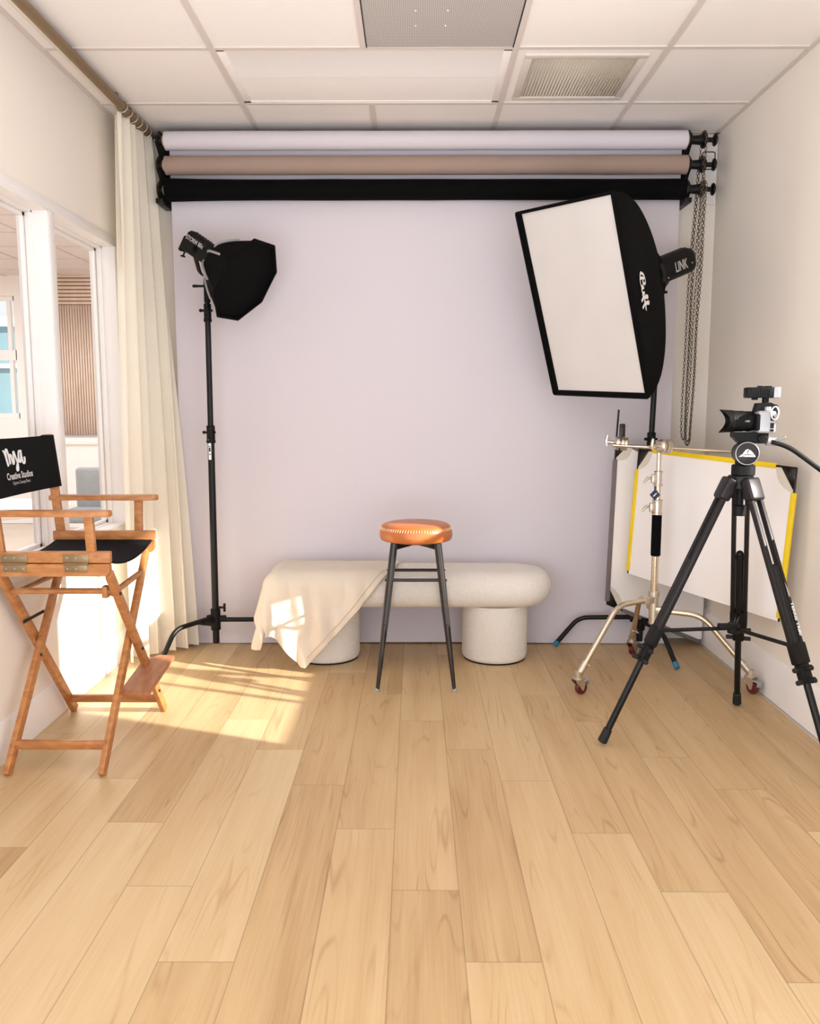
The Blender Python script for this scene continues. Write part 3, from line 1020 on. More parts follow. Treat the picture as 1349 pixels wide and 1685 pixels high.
# canvas seat and back
def sag(u, v):
    y = lerp(YN + 0.012, YFAR - 0.012, u)
    s = 0.030 * (1 - (2 * u - 1) ** 2) * (0.75 + 0.35 * v)
    x = lerp(-1.462, -1.072, v)
    return (x, y, 0.752 - s)
b = MB(); b.grid(sag, 24, 16)
b.grid(lambda u, v: (lambda p: (p[0], p[1], p[2] - 0.004))(sag(u, v)), 24, 16)
for v in (0.0, 1.0):
    b.grid(lambda u, w_: (lambda p: (p[0], p[1], p[2] - 0.004 * w_ - 0.004 * w_))(sag(u, v)), 24, 1)
b.build('seat', M['canvas'], t)
XB0, XB1 = -1.461, -1.484        # canvas plane at bottom and top
def backfn(off):
    def f(u, v):
        y = lerp(YN - 0.018, YFAR + 0.018, u); z = lerp(0.968, 1.176, v)
        bow = 0.012 * math.sin(PI * u)
        return (lerp(XB0, XB1, v) + 0.021 + off - bow, y, z - 0.003 * math.sin(PI * u) * v)
    return f
b = MB(); b.grid(backfn(0), 40, 8); 
# wrapped sleeves round each post
for y in (YN, YFAR):
    for k in range(1):
        b.box((-0.021, -0.0165, 0.0), (0.021, 0.0165, 0.209), 0.008, frame((1, 0, 0), (0, 1, 0), V((XB1 - XB0, 0, 0.208)).normalized(), (XB0 - 0.001, y, 0.968)), 3)
bk = b.build('backrest', M['canvas'], t)
nrm = V((0.208, 0, XB0 - XB1)).normalized() * 1
upb = V((XB1 - XB0, 0, 0.208)).normalized()
def back_m(y, z, s=1.0):
    v = (z - 0.968) / 0.208
    u = (y - (YN - 0.018)) / (YFAR - YN + 0.036)
    x = lerp(XB0, XB1, v) + 0.021 - 0.012 * math.sin(PI * u) + 0.0018
    return frame(V((0, 1, 0)) * s, upb * s, nrm, (x, y, z))
# brush script word, then two printed lines
sc = MB()
strokes = [
    [(-0.95, 0.62), (-0.86, 0.66), (-0.74, 0.20), (-0.66, -0.42), (-0.62, -0.55)],
    [(-0.62, -0.52), (-0.70, 0.2), (-0.66, 0.72), (-0.55, 0.74), (-0.47, 0.3), (-0.42, -0.42)],
    [(-0.42, -0.40), (-0.40, 0.1), (-0.34, 0.34), (-0.24, 0.25), (-0.18, -0.2), (-0.12, -0.44), (-0.04, -0.34)],
    [(-0.04, -0.34), (-0.02, 0.25), (0.04, 0.55), (0.10, 0.40), (0.20, -0.05), (0.28, -0.42), (0.26, -0.85), (0.16, -1.0), (0.12, -0.8), (0.22, -0.5), (0.36, -0.2), (0.46, 0.15)],
    [(0.66, 0.50), (0.56, 0.56), (0.46, 0.25), (0.45, -0.2), (0.54, -0.36), (0.64, -0.1), (0.70, 0.35), (0.73, 0.62)],
    [(0.73, 0.62), (0.72, 0.1), (0.78, -0.38), (0.88, -0.50), (0.96, -0.30), (0.98, 0.05)],
]
def on_back(q):
    return back_m(3.028 + q.x * 0.086, 1.100 + q.y * 0.046).to_translation() + V((0.001, 0, 0))
brush(sc, strokes, on_back, 0.16, 0.09)
sc.build('script_lettering', M['ink'], bk, None)
letters('lettering', 'Creative Studios', 0.034, back_m(3.052, 1.037), M['ink'], bk, 0.0009, 0.0004, 0, 1.0, 0.209)
letters('small_lettering', 'Capture Concept Share', 0.017, back_m(3.058, 1.012), M['ink'], bk, 0.0, 0.0003, 0, 1.0, 0.140)
for ob in bk.children:
    if 'script' in ob.name: continue
    for v in ob.data.vertices:
        w_ = v.co + t.location
        v.co.x = back_m(w_.y, w_.z).to_translation().x + 0.001 - t.location.x
# legs
def leg(p0, p1, wd=0.040):
    b = MB(); b.bar(p0, p1, wd, 0.021, (0, 1, 0), 0.004); return b.build('leg', W, t)
leg((-1.072, 2.862, 0.706), (-1.072, 3.425, 0.004)); leg((-1.097, 3.345, 0.706), (-1.097, 2.775, 0.004))
leg((-1.430, 3.345, 0.706), (-1.430, 2.775, 0.004)); leg((-1.455, 2.862, 0.706), (-1.455, 3.425, 0.004))
def lowrail(y, xa, xb, z):
    b = MB(); b.bar((xa, y, z), (xb, y, z), 0.020, 0.032, (0, 1, 0), 0.004); b.build('stretcher', W, t)
lowrail(2.835, -1.430, -1.097, 0.092); lowrail(3.372, -1.455, -1.072, 0.072)
b = MB(); b.cyl((-1.450, 2.917, 0.632), (-1.062, 2.917, 0.632), 0.011, seg=14)
b.cbox((-1.107, 2.917, 0.630), (0.022, 0.034, 0.045), 0.006); b.build('stretcher', W, t)
b = MB(); b.cyl((-1.085, 2.92, 0.622), (-1.097, 3.285, 0.632), 0.011, seg=14); b.build('stretcher', W, t)
b = MB(); b.cyl((-1.442, 2.92, 0.622), (-1.442, 3.285, 0.622), 0.011, seg=14); b.build('stretcher', W, t)
b = MB(); b.bar((-1.442, 2.985, 0.50), (-1.442, 3.155, 0.50), 0.012, 0.004, (0, 0, 1), 0.001); b.build('metal_stay', M['black'], t)
b = MB()
Mx = frame(V((1, 0, -0.03)).normalized(), V((0, 1, 0.13)).normalized(), V((0.03, -0.13, 1)).normalized(), (-1.045, 3.135, 0.245))
P = [(-0.050, -0.165), (0.045, -0.165), (0.062, -0.150), (0.062, 0.165), (0.0, 0.165), (-0.050, 0.10)]
b.prism(P, 0.018, Mx)
bmesh.ops.bevel(b.bm, geom=[e for e in b.bm.edges], offset=0.003, segments=2, affect='EDGES')
b.build('footrest', M['stepwood'], t)
for x in (-1.392, -1.178):
    h = MB(); ys = YN - 0.0135
    h.box((x - 0.045, ys - 0.002, 0.748), (x + 0.045, ys, 0.779), 0.001); h.box((x - 0.040, ys - 0.002, 0.716), (x + 0.040, ys, 0.743), 0.001)
    h.cyl((x - 0.045, ys - 0.003, 0.7455), (x + 0.045, ys - 0.003, 0.7455), 0.0042, seg=10)
    ho = h.build('hinge', M['hinge'], t)
    for dx in (-0.03, 0, 0.03):
        for z in (0.766, 0.727):
            s = MB(); s.ball((x + dx, ys - 0.002, z), 0.0032, 8, (1, 0.5, 1)); s.build('screw', M['silver'], ho)
for (x, y, z) in ((-1.060, 3.144, 0.354), (-1.060, 2.93, 0.62), (-1.060, 3.33, 0.12), (-1.419, 3.06, 0.354)):
    s = MB(); s.cyl((x - 0.004, y, z), (x + 0.004, y, z), 0.006, seg=12, ch=0.001); s.build('bolt', M['gunmetal'], t)

# ------------------------------------------------------------------ bench and blanket
def stadium(r_in, xc0, xc1, yc, R, n=24):
    pts = []
    for k in range(n + 1):
        a = -PI / 2 + PI * k / n
        pts.append((xc1 + (R - r_in) * math.cos(a), yc + (R - r_in) * math.sin(a)))
    for k in range(n + 1):
        a = PI / 2 + PI * k / n
        pts.append((xc0 + (R - r_in) * math.cos(a), yc + (R - r_in) * math.sin(a)))
    return pts
BX0, BX1, BYC, BR = -0.555, 0.495, 4.215, 0.205
t = thing('bench', (-0.03, BYC, 0), 'long cream boucle bench with rounded top on two drum legs', 'bench')
b = MB()
z0, z1, er = 0.292, 0.470, 0.078
prof = []
for k in range(9):
    a = -PI / 2 + PI * k / 8
    prof.append((er - er * math.cos(a), (z0 + z1) / 2 + (z1 - z0) / 2 * math.sin(a)))
rings = []
for (ins, z) in [(0.20, z0 - 0.0)] + prof + [(0.12, z1 + 0.002), (0.20, z1 + 0.002)]:
    rings.append([b.bm.verts.new((p[0], p[1], z + 0.003 * mnoise.noise(V((p[0] * 8, p[1] * 8, z))))) for p in stadium(ins, BX0, BX1, BYC, BR)])
for r0_, r1_ in zip(rings, rings[1:]):
    n = len(r0_)
    for k in range(n): b.bm.faces.new((r0_[k], r0_[(k + 1) % n], r1_[(k + 1) % n], r1_[k]))
b.bm.faces.new(list(reversed(rings[0]))); b.bm.faces.new(rings[-1])
b.build('seat', M['boucle'], t, 60)
for x in (-0.455, 0.412):
    l = MB(); l.lathe([(0.155, 0.004), (0.163, 0.012), (0.168, 0.03), (0.168, 0.293)], Matrix.Translation((x, BYC, 0)), 48)
    lo = l.build('leg', M['boucle'], t, 50)
    k = MB(); k.lathe([(0.150, 0.0), (0.160, 0.0), (0.160, 0.008), (0.150, 0.008)], Matrix.Translation((x, BYC, 0)), 40); k.build('foot_ring', M['black'], lo)

def blanket():
    yt, ycv, Rr = 4.335, 4.085, 0.094
    zt = 0.479
    arc = Rr * PI / 2
    l_flat = yt - ycv
    def prof(L):
        if L < l_flat: return yt - L, zt
        if L < l_flat + arc:
            a = (L - l_flat) / Rr
            return ycv - Rr * math.sin(a), zt - Rr + Rr * math.cos(a)
        h = L - l_flat - arc
        return ycv - Rr - 0.03 * (1 - math.exp(-h * 4)) , zt - Rr - h
    Ltip = l_flat + arc + (zt - Rr - 0.022)
    xe = -0.665
    def xr(L):
        c = [(0.0, -0.085), (0.26, -0.105), (0.33, -0.16), (0.476, -0.275), (Ltip, -0.535)]
        for (a, b_) in zip(c, c[1:]):
            if L <= b_[0]: return lerp(a[1], b_[1], (L - a[0]) / (b_[0] - a[0]))
        return c[-1][1]
    def xl(L):
        c = [(0.0, -0.93), (0.30, -0.97), (0.44, -0.96), (0.53, -0.86), (0.60, -0.70), (Ltip, -0.56)]
        for (a, b_) in zip(c, c[1:]):
            if L <= b_[0]: return lerp(a[1], b_[1], (L - a[0]) / (b_[0] - a[0]))
        return c[-1][1]
    def pos(x, L, lift=0.0):
        y, z = prof(L)
        hang = max(0.0, min(1.0, (L - l_flat - 0.04) / 0.25))
        d = xe - x
        X = x
        if d > 0:
            r2 = 0.085
            a = min(d / r2, PI / 2)
            X = xe - r2 * math.sin(a)
            z -= r2 * (1 - math.cos(a))
            rest = max(0.0, d - r2 * PI / 2)
            z -= rest * 0.95
            X -= rest * 0.28
            y -= 0.02 * min(1, d / 0.15) * math.sin(L * 28)
            X -= 0.012 * math.sin(L * 33) * min(1, d / 0.12)
        fold = 0.020 * hang * math.sin(x * 24 + L * 5 + 0.5) + 0.012 * hang * math.sin(x * 45 - L * 11)
        wr = 0.004 * mnoise.noise(V((x * 9, L * 9, 1.3)))
        y -= abs(fold) * 0.9 + wr * hang + lift * min(1, hang * 2)
        z += wr * (1 - hang) + lift * (1 - hang)
        return (X, y, max(z, 0.012))
    o = thing('blanket', (-0.5, 4.1, 0.47), 'cream blanket draped over left end of the bench, corner hanging to floor', 'blanket')
    b = MB()
    b.grid(lambda u, v: pos(lerp(xl(v * Ltip), xr(v * Ltip), u), v * Ltip), 90, 90)
    b.grid(lambda u, v: pos(lerp(xl(v * Ltip), xr(v * Ltip), u), v * Ltip, 0.005), 90, 90)
    b.build('cloth', M['blanket'], o, 80)
    for off, wdt, nm in ((0.0, 0.006, 'hem'), (0.034, 0.005, 'hem')):
        h = MB()
        def hf(u, v):
            L = lerp(0.27, Ltip - 0.03 - off * 0.5, v)
            return pos(xr(L) - off - lerp(wdt, 0, u) + (0.003 if off == 0 else 0), L, 0.0085 - 0.003 * abs(2 * u - 1))
        h.grid(hf, 4, 60); h.build(nm, M['hem'], o, 80)
blanket()

# ------------------------------------------------------------------ stool
SX, SY = 0.004, 3.845
t = thing('bar_stool', (SX, SY, 0), 'round tan leather bar stool on four black metal legs before the bench', 'stool')
b = MB()
b.lathe([(0.0, 0.757), (0.08, 0.757), (0.130, 0.754), (0.150, 0.748), (0.1585, 0.742), (0.163, 0.735), (0.166, 0.730), (0.1690, 0.720), (0.170, 0.700), (0.168, 0.684), (0.162, 0.676), (0.150, 0.673), (0.0, 0.673)], Matrix.Translation((SX, SY, 0)), 72)
so = b.build('seat', M['leather'], t, 60)
th = MB()
n = 84
for k in range(n):
    a = 2 * PI * k / n; a2 = a + 0.020
    th.tube([(SX + 0.1690 * math.cos(a), SY + 0.1690 * math.sin(a), 0.7265), (SX + 0.1630 * math.cos(a2), SY + 0.1630 * math.sin(a2), 0.7385)], 0.0012, 6)
th.build('stitching', M['thread'], so)
pl = MB()
pl.lathe([(0.0, 0.668), (0.13, 0.668), (0.13, 0.673), (0.0, 0.673)], Matrix.Translation((SX, SY, 0)), 40)
for s in (-1, 1):
    pl.bar((SX - 0.095 * s, SY - 0.095, 0.655), (SX + 0.0, SY, 0.666), 0.03, 0.006, (1, 1 * s, 0), 0.001)
    pl.bar((SX - 0.095 * s, SY + 0.095, 0.655), (SX + 0.0, SY, 0.666), 0.03, 0.006, (1, -1 * s, 0), 0.001)
pl.build('mounting_plate', M['black'], t)
def stool_at(sx, sy, z):
    k = (0.668 - z) / 0.668
    return V((SX + sx * lerp(0.100, 0.176, k), SY + sy * lerp(0.100, 0.176, k), z))
for sx in (-1, 1):
    for sy in (-1, 1):
        l = MB()
        l.tube([stool_at(sx, sy, z) for z in (0.67, 0.50, 0.30, 0.012)], [0.0165, 0.0168, 0.0150, 0.0085], 18)
        lo = l.build('leg', M['gunmetal'], t)
        f = MB(); q = stool_at(sx, sy, 0.0); f.lathe([(0.013, 0.0), (0.014, 0.006), (0.008, 0.010), (0.005, 0.02)], Matrix.Translation(q), 14); f.build('foot_pad', M['silver'], lo)
        bo = MB(); q = stool_at(sx, sy, 0.305); bo.ball(q + V((0.0, -0.015, 0)), 0.004, 8); bo.build('bolt', M['black'], lo)
for z, s in ((0.505, 0), (0.505, 1)):
    r = MB(); y_ = -1 if s == 0 else 1
    a, c = stool_at(-1, y_, z), stool_at(1, y_, z)
    r.cyl(a, c, 0.0075, seg=14)
    for q, sg in ((a, -1), (c, 1)): r.ball(q + V((sg * 0.018, 0, 0)), 0.006, 8)
    r.build('footrest_bar', M['gunmetal'], t)
for sx in (-1, 1):
    r = MB(); r.cyl(stool_at(sx, -1, 0.47), stool_at(sx, 1, 0.47), 0.0075, seg=14); r.build('footrest_bar', M['gunmetal'], t)

# ------------------------------------------------------------------ right: black stand, strobe, rectangular softbox
st2, at_r = black_stand('light_stand', (1.196, 4.335), (0.036, -0.03), 1.84, [1.13],
                        [(0.755, 4.385, 0.72), (1.292, 3.99, 0.62), (1.525, 4.545, 0.75)],
                        'black light stand with blue tipped legs standing behind the white flags', True, 0.15)
def softbox_right():
    k = 0.975
    c = V((0.777 * k, 3.972 * k, 1.28 + (1.770 - 1.28) * k))
    x = V((0.567, -0.823, -0.043)).normalized(); y = V((0.782, 0.521, 0.341)).normalized(); z = V((-0.258, -0.227, 0.939)).normalized()
    w2, h2 = 0.300 * k, 0.450 * k
    Mx = frame(x, y, z, c)
    sb = thing('rectangular_softbox', c, 'large rectangular softbox, white front in a black shell, tilted down at right', 'softbox')
    D = 0.50
    sh = MB()
    n = 14
    def sec(t_):
        s = lerp(1.0, 0.16, (max(0.0, t_)) ** 1.5)
        return w2 * lerp(1, s, 1.0), h2 * lerp(1.0, 0.13, t_ ** 1.6)
    def shell(u, v):
        ww, hh = sec(v)
        ww = max(ww, 0.062); hh = max(hh, 0.062)
        q = (u * 4) % 4.0
        i = int(q); f = q - i
        cs = [(-1, -1), (1, -1), (1, 1), (-1, 1), (-1, -1)]
        a, b_ = cs[i % 4], cs[i % 4 + 1]
        px_, pz_ = lerp(a[0], b_[0], f), lerp(a[1], b_[1], f)
        pinch = 1 - 0.10 * math.sin(PI * f) * math.sin(PI * min(1, v))
        if i % 2 == 0: pz_ *= pinch
        else: px_ *= pinch
        wob = 0.003 * mnoise.noise(V((px_ * 3 + 5, pz_ * 4, v * 4))) * math.sin(PI * v)
        return Mx @ V((px_ * ww * (1 + wob), v * D, pz_ * hh * (1 + wob)))
    sh.grid(shell, 64, n, True)
    so = sh.build('shell', M['blackmatte'], sb, 30)
    fr = MB()
    lip = 0.020
    for (a, b_) in (((-w2, -h2), (w2, -h2)), ((w2, -h2), (w2, h2)), ((w2, h2), (-w2, h2)), ((-w2, h2), (-w2, -h2))):
        pa = Mx @ V((a[0], -0.004, a[1])); pb = Mx @ V((b_[0], -0.004, b_[1]))
        fr.bar(pa, pb, 0.030, 0.014, y, 0.004)
    # front band, narrow on the right edge
    b2 = MB()
    def quad(x0, x1, z0_, z1_):
        b2.box((x0, -0.014, z0_), (x1, -0.006, z1_), 0.002, Mx)
    quad(-w2 - 0.008, -w2 + 0.030, -h2 - 0.006, h2 + 0.006); quad(w2 - 0.004, w2 + 0.005, -h2, h2)
    quad(-w2, w2, h2 - 0.006, h2 + 0.008); quad(-w2, w2, -h2 - 0.008, -h2 + 0.020)
    b2.build('front_band', M['blackmatte'], sb)
    fr.build('rim', M['blackmatte'], sb)
    df = MB()
    def dif(u, v):
        px_, pz_ = lerp(-w2 + 0.006, w2 - 0.002, u), lerp(-h2 + 0.004, h2 - 0.002, v)
        return Mx @ V((px_, -0.007 + 0.010 * math.sin(PI * u) * math.sin(PI * v) + 0.0016 * mnoise.noise(V((px_ * 14, pz_ * 10, 2))), pz_))
    df.grid(dif, 30, 40); df.build('diffuser', M['diffuser'], sb, 80)
    # script on the side panel that faces the camera
    lt = MB()
    def side_pt(vv, zz):
        ww, hh = sec(vv)
        ww = max(ww, 0.062); hh = max(hh, 0.062)
        pin = 1 - 0.10 * math.sin(PI * (zz + 1) / 2) * math.sin(PI * vv)
        return Mx @ V((ww * pin, vv * D, zz * hh))
    def on_side(q):
        vv = 0.27 + q.y * 0.105; zz = -0.01 - q.x * 0.19
        p = side_pt(vv, zz); e = 0.01
        du = side_pt(vv + e, zz) - side_pt(vv - e, zz); dz = side_pt(vv, zz + e) - side_pt(vv, zz - e)
        nn = du.cross(dz).normalized()
        if nn.dot(x) < 0: nn = -nn
        return p + nn * 0.004
    strokes = [
        [(-0.98, 0.30), (-1.10, -0.10), (-0.95, -0.42), (-0.72, -0.35)],
        [(-0.72, 0.55), (-0.78, 0.1), (-0.84, -0.55)],
        [(-1.05, 0.15), (-0.9, 0.55), (-0.60, 0.72), (-0.40, 0.60), (-0.44, 0.25), (-0.70, 0.08), (-0.44, 0.02), (-0.30, -0.22), (-0.42, -0.52), (-0.70, -0.58), (-0.86, -0.48)],
        [(-0.22, 0.10), (-0.24, -0.40), (-0.12, -0.55), (0.04, -0.30), (0.10, 0.10)],
        [(0.10, 0.10), (0.08, -0.45), (0.20, -0.50), (0.34, 0.0), (0.50, 0.62), (0.42, 0.72), (0.32, 0.2), (0.30, -0.5), (0.36, -0.95), (0.28, -0.98)],
        [(0.30, -0.08), (0.44, -0.12), (0.52, -0.35), (0.62, -0.2), (0.76, 0.2), (0.88, 0.66), (0.80, 0.74), (0.70, 0.2), (0.68, -0.5), (0.74, -0.95), (0.66, -0.98)],
        [(0.66, -0.08), (0.80, -0.12), (0.90, -0.34), (1.05, -0.2)],
    ]
    brush(lt, strokes, on_side, 0.17, 0.15)
    lt.build('lettering', M['ink'], so, None)
    # strobe
    s0 = c + y * (D - 0.02)
    t = thing('studio_strobe', s0, 'black cylindrical strobe head on the back of the rectangular softbox', 'strobe')
    b = MB()
    up = z; Ms = frame(x, z, y * 1.0, s0)   # local z is the axis
    pr = []
    for kk in range(32):
        a = 2 * PI * kk / 32
        e = 3.2
        cx_, sy_ = math.cos(a), math.sin(a)
        r = 0.062 / ((abs(cx_) ** e + abs(sy_) ** e) ** (1 / e))
        pr.append((r * cx_, r * sy_))
    rings = []
    for (zz, sc_) in ((0.0, 0.96), (0.02, 1.0), (0.235, 1.0), (0.255, 0.98), (0.272, 0.88), (0.278, 0.6)):
        rings.append([b.bm.verts.new(Ms @ V((p[0] * sc_, p[1] * sc_, zz))) for p in pr])
    for r0_, r1_ in zip(rings, rings[1:]):
        for kk in range(32): b.bm.faces.new((r0_[kk], r0_[(kk + 1) % 32], r1_[(kk + 1) % 32], r1_[kk]))
    b.bm.faces.new(rings[0]); b.bm.faces.new(rings[-1])
    b.build('body', M['blackplastic'], t)
    kn = MB()
    for kk in range(18):
        a = 2 * PI * kk / 18
        kn.cbox((0.060 * math.cos(a), 0.060 * math.sin(a), 0.247), (0.008, 0.008, 0.03), 0.002, Ms)
    kn.build('rear_grip_ring', M['blackplastic'], t)
    sr = MB(); sr.lathe([(0.055, -0.012), (0.078, -0.012), (0.080, 0.0), (0.078, 0.014), (0.055, 0.014)], Ms, 28); sr.build('speed_ring', M['black'], t)
    # name on the side facing the camera
    tx = y; nn = x; ty = nn.cross(tx)
    if ty.z < 0: ty = -ty
    cen = s0 + y * 0.150 + x * 0.0628
    letters('lettering', 'LINK', 0.066, frame(tx, ty, tx.cross(ty), cen + z * -0.004), M['inkgrey'], t, 0.0012, 0.0005, 0, 1.0, 0.092)
    for dd, zz in ((0.045, -0.034), (0.232, -0.010)):
        l = MB(); l.ball(s0 + y * dd + x * 0.0625 + z * zz, 0.004, 8); l.build('screw', M['silver'], t)
    # bracket to the stand
    top = at_r(1.84)
    br = MB()
    piv = s0 + y * 0.10 - z * 0.06
    br.bar(piv, top + V((0, 0, 0.03)), 0.035, 0.02, y, 0.004)
    br.cyl(top + V((0, 0, -0.06)), top + V((0, 0, 0.04)), 0.020, seg=18, ch=0.003)
    br.cyl(top + V((-0.05, -0.02, 0.02)), top + V((0.03, -0.02, 0.02)), 0.007, seg=10)
    br.build('tilt_bracket', M['blackplastic'], t)
softbox_right()

# ------------------------------------------------------------------ chrome rolling stand with grip arm
CX, CY = 1.122, 3.840
t = thing('rolling_stand', (CX, CY, 0), 'shiny nickel stand with black foam grip on three casters', 'stand')
def ccyl(z0_, z1_, r, name, m, seg=22, ch=0.002):
    b = MB(); b.cyl((CX, CY, z0_), (CX, CY, z1_), r, seg=seg, ch=ch); return b.build(name, m, t)
ccyl(0.27, 0.80, 0.0165, 'pole', M['chrome']); ccyl(0.80, 0.96, 0.0135, 'pole', M['chrome']); ccyl(0.96, 1.10, 0.0105, 'pole', M['chrome'])
ccyl(0.598, 0.792, 0.0225, 'foam_grip', M['blackmatte'], 24, 0.004)
def collar(z0_, z1_, r):
    b = MB(); b.cyl((CX, CY, z0_), (CX, CY, z1_), r, seg=22, ch=0.002)
    b.cyl((CX, CY, z0_), (CX, CY, z0_ + 0.010), r + 0.004, seg=22, ch=0.002); b.cyl((CX, CY, z1_ - 0.008), (CX, CY, z1_), r + 0.003, seg=22, ch=0.002)
    zc = (z0_ + z1_) / 2
    b.cbox((CX - r - 0.004, CY - 0.008, zc), (0.024, 0.026, (z1_ - z0_) * 0.6), 0.004)
    co = b.build('collar', M['steel'], t)
    k = MB(); q = V((CX - r - 0.012, CY - 0.012, zc + 0.004))
    k.cyl(q, q + V((-0.018, -0.006, 0)), 0.006, seg=10)
    k.tube([q + V((-0.018, -0.006, 0.004)), q + V((-0.030, -0.008, -0.006)), q + V((-0.042, -0.010, -0.022))], [0.007, 0.007, 0.005], 10)
    k.build('tee_handle', M['steel'], co)
collar(0.792, 0.862, 0.0215); collar(0.925, 0.995, 0.0175)
hub = MB()
hub.cyl((CX, CY, 0.272), (CX, CY, 0.42), 0.021, seg=22, ch=0.003); hub.cyl((CX, CY, 0.405), (CX, CY, 0.432), 0.025, seg=22, ch=0.002)
feet = [((0.735, 3.634), 0.392, 0.50), ((1.131, 4.238), 0.352, 0.64), ((1.520, 3.668), 0.340, 0.50)]
for (fx, fy), z, _ in feet:
    d = V((fx - CX, fy - CY, 0)).normalized()
    hub.cbox((0, 0, 0), (0.06, 0.034, 0.034), 0.004, frame(d, V((0, 0, 1)).cross(d), (0, 0, 1), V((CX, CY, z)) + d * 0.035))
hub.build('hub', M['steel'], t)
for i, ((fx, fy), z, out) in enumerate(feet):
    d = V((fx - CX, fy - CY, 0)); L = d.length; d.normalize()
    a = V((CX, CY, z)) + d * 0.03; kx = V((CX, CY, z - 0.005)) + d * L * out; e = V((fx, fy, 0.105)) - d * 0.012
    pts = [a] + bend(a, kx, e, 0.06, 8) + [e]
    l = MB(); l.tube(pts, 0.0128, 14); lo = l.build('leg', M['chrome'], t)
    dd = (pts[-1] - pts[-2]).normalized()
    s = MB(); s.tube([pts[-1] - dd * 0.05, pts[-1] + dd * 0.008], 0.0165, 14)
    s.cyl(pts[-1] - dd * 0.045, pts[-1] - dd * 0.045 + V((0.02, -0.02, -0.01)), 0.005, seg=8); s.build('sleeve', M['steel'], lo)
    ca = bpy.data.objects.new('caster', None); COL.objects.link(ca); ca.parent = t
    # caster: plate, fork, wheel, brake lever
    yaw = (0.55, 0.9, -1.1)[i]
    wx, wy = math.cos(yaw), math.sin(yaw)            # rolling direction
    ax_ = V((-wy, wx, 0))
    wc = V((fx, fy, 0.030)) + V((wx, wy, 0)) * 0.018
    p = MB(); p.cyl((fx, fy, 0.075), (fx, fy, 0.108), 0.017, seg=16, ch=0.002); p.cyl((fx, fy, 0.070), (fx, fy, 0.080), 0.024, seg=18, ch=0.002)
    for s_ in (-1, 1):
        off = ax_ * 0.0155 * s_
        Mf = frame((wx, wy, 0), (0, 0, 1), ax_, V((fx, fy, 0)) + off)
        p.prism([(-0.024, 0.074), (0.028, 0.074), (0.030, 0.045), (0.022, 0.020), (0.012, 0.020), (-0.004, 0.045), (-0.022, 0.062)], 0.003, Mf)
    p.build('fork', M['steel'], ca)
    w_ = MB(); Mw = axis_frame(wc - ax_ * 0.011, ax_)
    w_.lathe([(0.020, 0.0), (0.027, 0.0), (0.030, 0.004), (0.030, 0.018), (0.027, 0.022), (0.020, 0.022)], Mw, 28); w_.build('tyre', M['maroon'], ca)
    h_ = MB(); h_.lathe([(0.0, -0.002), (0.008, -0.002), (0.009, 0.002), (0.0205, 0.002), (0.0205, 0.020), (0.009, 0.020), (0.008, 0.024), (0.0, 0.024)], Mw, 24); h_.build('wheel_hub', M['silver'], ca)
    if i != 1 or True:
        br = MB(); Mb = frame((wx, wy, 0), ax_, (0, 0, 1), V((fx, fy, 0)))
        br.box((0.020, -0.018, 0.060), (0.058, 0.018, 0.066), 0.003, Mb); br.box((0.052, -0.016, 0.040), (0.058, 0.016, 0.064), 0.003, Mb)
        br.build('brake_lever', M['silver'], ca)
    ca.location = (0, 0, 0)
# blue tag hung on the pole
q = V((CX - 0.022, CY - 0.030, 0.888))
tg_root = t
tg = MB(); tg.prism([(-0.024, 0), (0, -0.026), (0.024, 0), (0, 0.026)], 0.004, frame((1, 0, 0), (0, 0, 1), (0, -1, 0), q))
tg.prism([(-0.004, 0.02), (0.004, 0.02), (0.004, 0.04), (-0.004, 0.04)], 0.002, frame((1, 0, 0), (0, 0, 1), (0, -1, 0), q))
o = thing('hang_tag', q, 'small navy diamond tag hanging on the nickel stand pole', 'tag')
to = tg.build('tag_plate', M['navy'], o)
pr = MB(); pr.prism([(-0.010, -0.006), (-0.006, -0.008), (0.008, 0.006), (0.005, 0.009)], 0.0008, frame((1, 0, 0), (0, 0, 1), (0, -1, 0), q + V((0, -0.0045, 0)))); pr.build('print', M['ink'], to)

# grip head and arm
t = tg_root
def grip(c, ax_, label, name='grip_head'):
    t_ = bpy.data.objects.new(name, None); COL.objects.link(t_); t_.parent = t
    ax_ = V(ax_).normalized()
    b = MB()
    Mg = axis_frame(V(c) - ax_ * 0.034, ax_)
    b.lathe([(0.0, 0.0), (0.020, 0.0), (0.031, 0.004), (0.032, 0.014), (0.028, 0.016), (0.028, 0.018), (0.032, 0.020), (0.032, 0.030), (0.020, 0.034), (0.020, 0.038), (0.032, 0.040), (0.032, 0.052), (0.026, 0.060), (0.014, 0.064), (0.0, 0.064)], Mg, 32)
    b.build('disc', M['steel'], t_)
    k = MB()
    e = V(c) + ax_ * 0.03
    k.cyl(e, e + ax_ * 0.03, 0.008, seg=12)
    s = ax_.cross(V((0, 0, 1))).normalized()
    k.tube([e + ax_ * 0.03 + V((0, 0, 0.032)) + s * 0.0, e + ax_ * 0.036, e + ax_ * 0.03 + V((0, 0, -0.020))], [0.006, 0.009, 0.006], 10)
    k.build('tee_handle', M['steel'], t_)
    return t_
grip((1.134, 3.815, 1.110), (-0.92, -0.38, 0.05), 'round nickel grip head on top of the rolling stand')
o = MB().cyl((0.912, 3.862, 1.113), (1.46, 3.790, 1.084), 0.0078, seg=14, ch=0.001).build('grip_arm', M['chrome'], t)
grip((0.955, 3.885, 1.120), (-0.85, 0.2, 0.1), 'small nickel clamp at left end of the level rod')

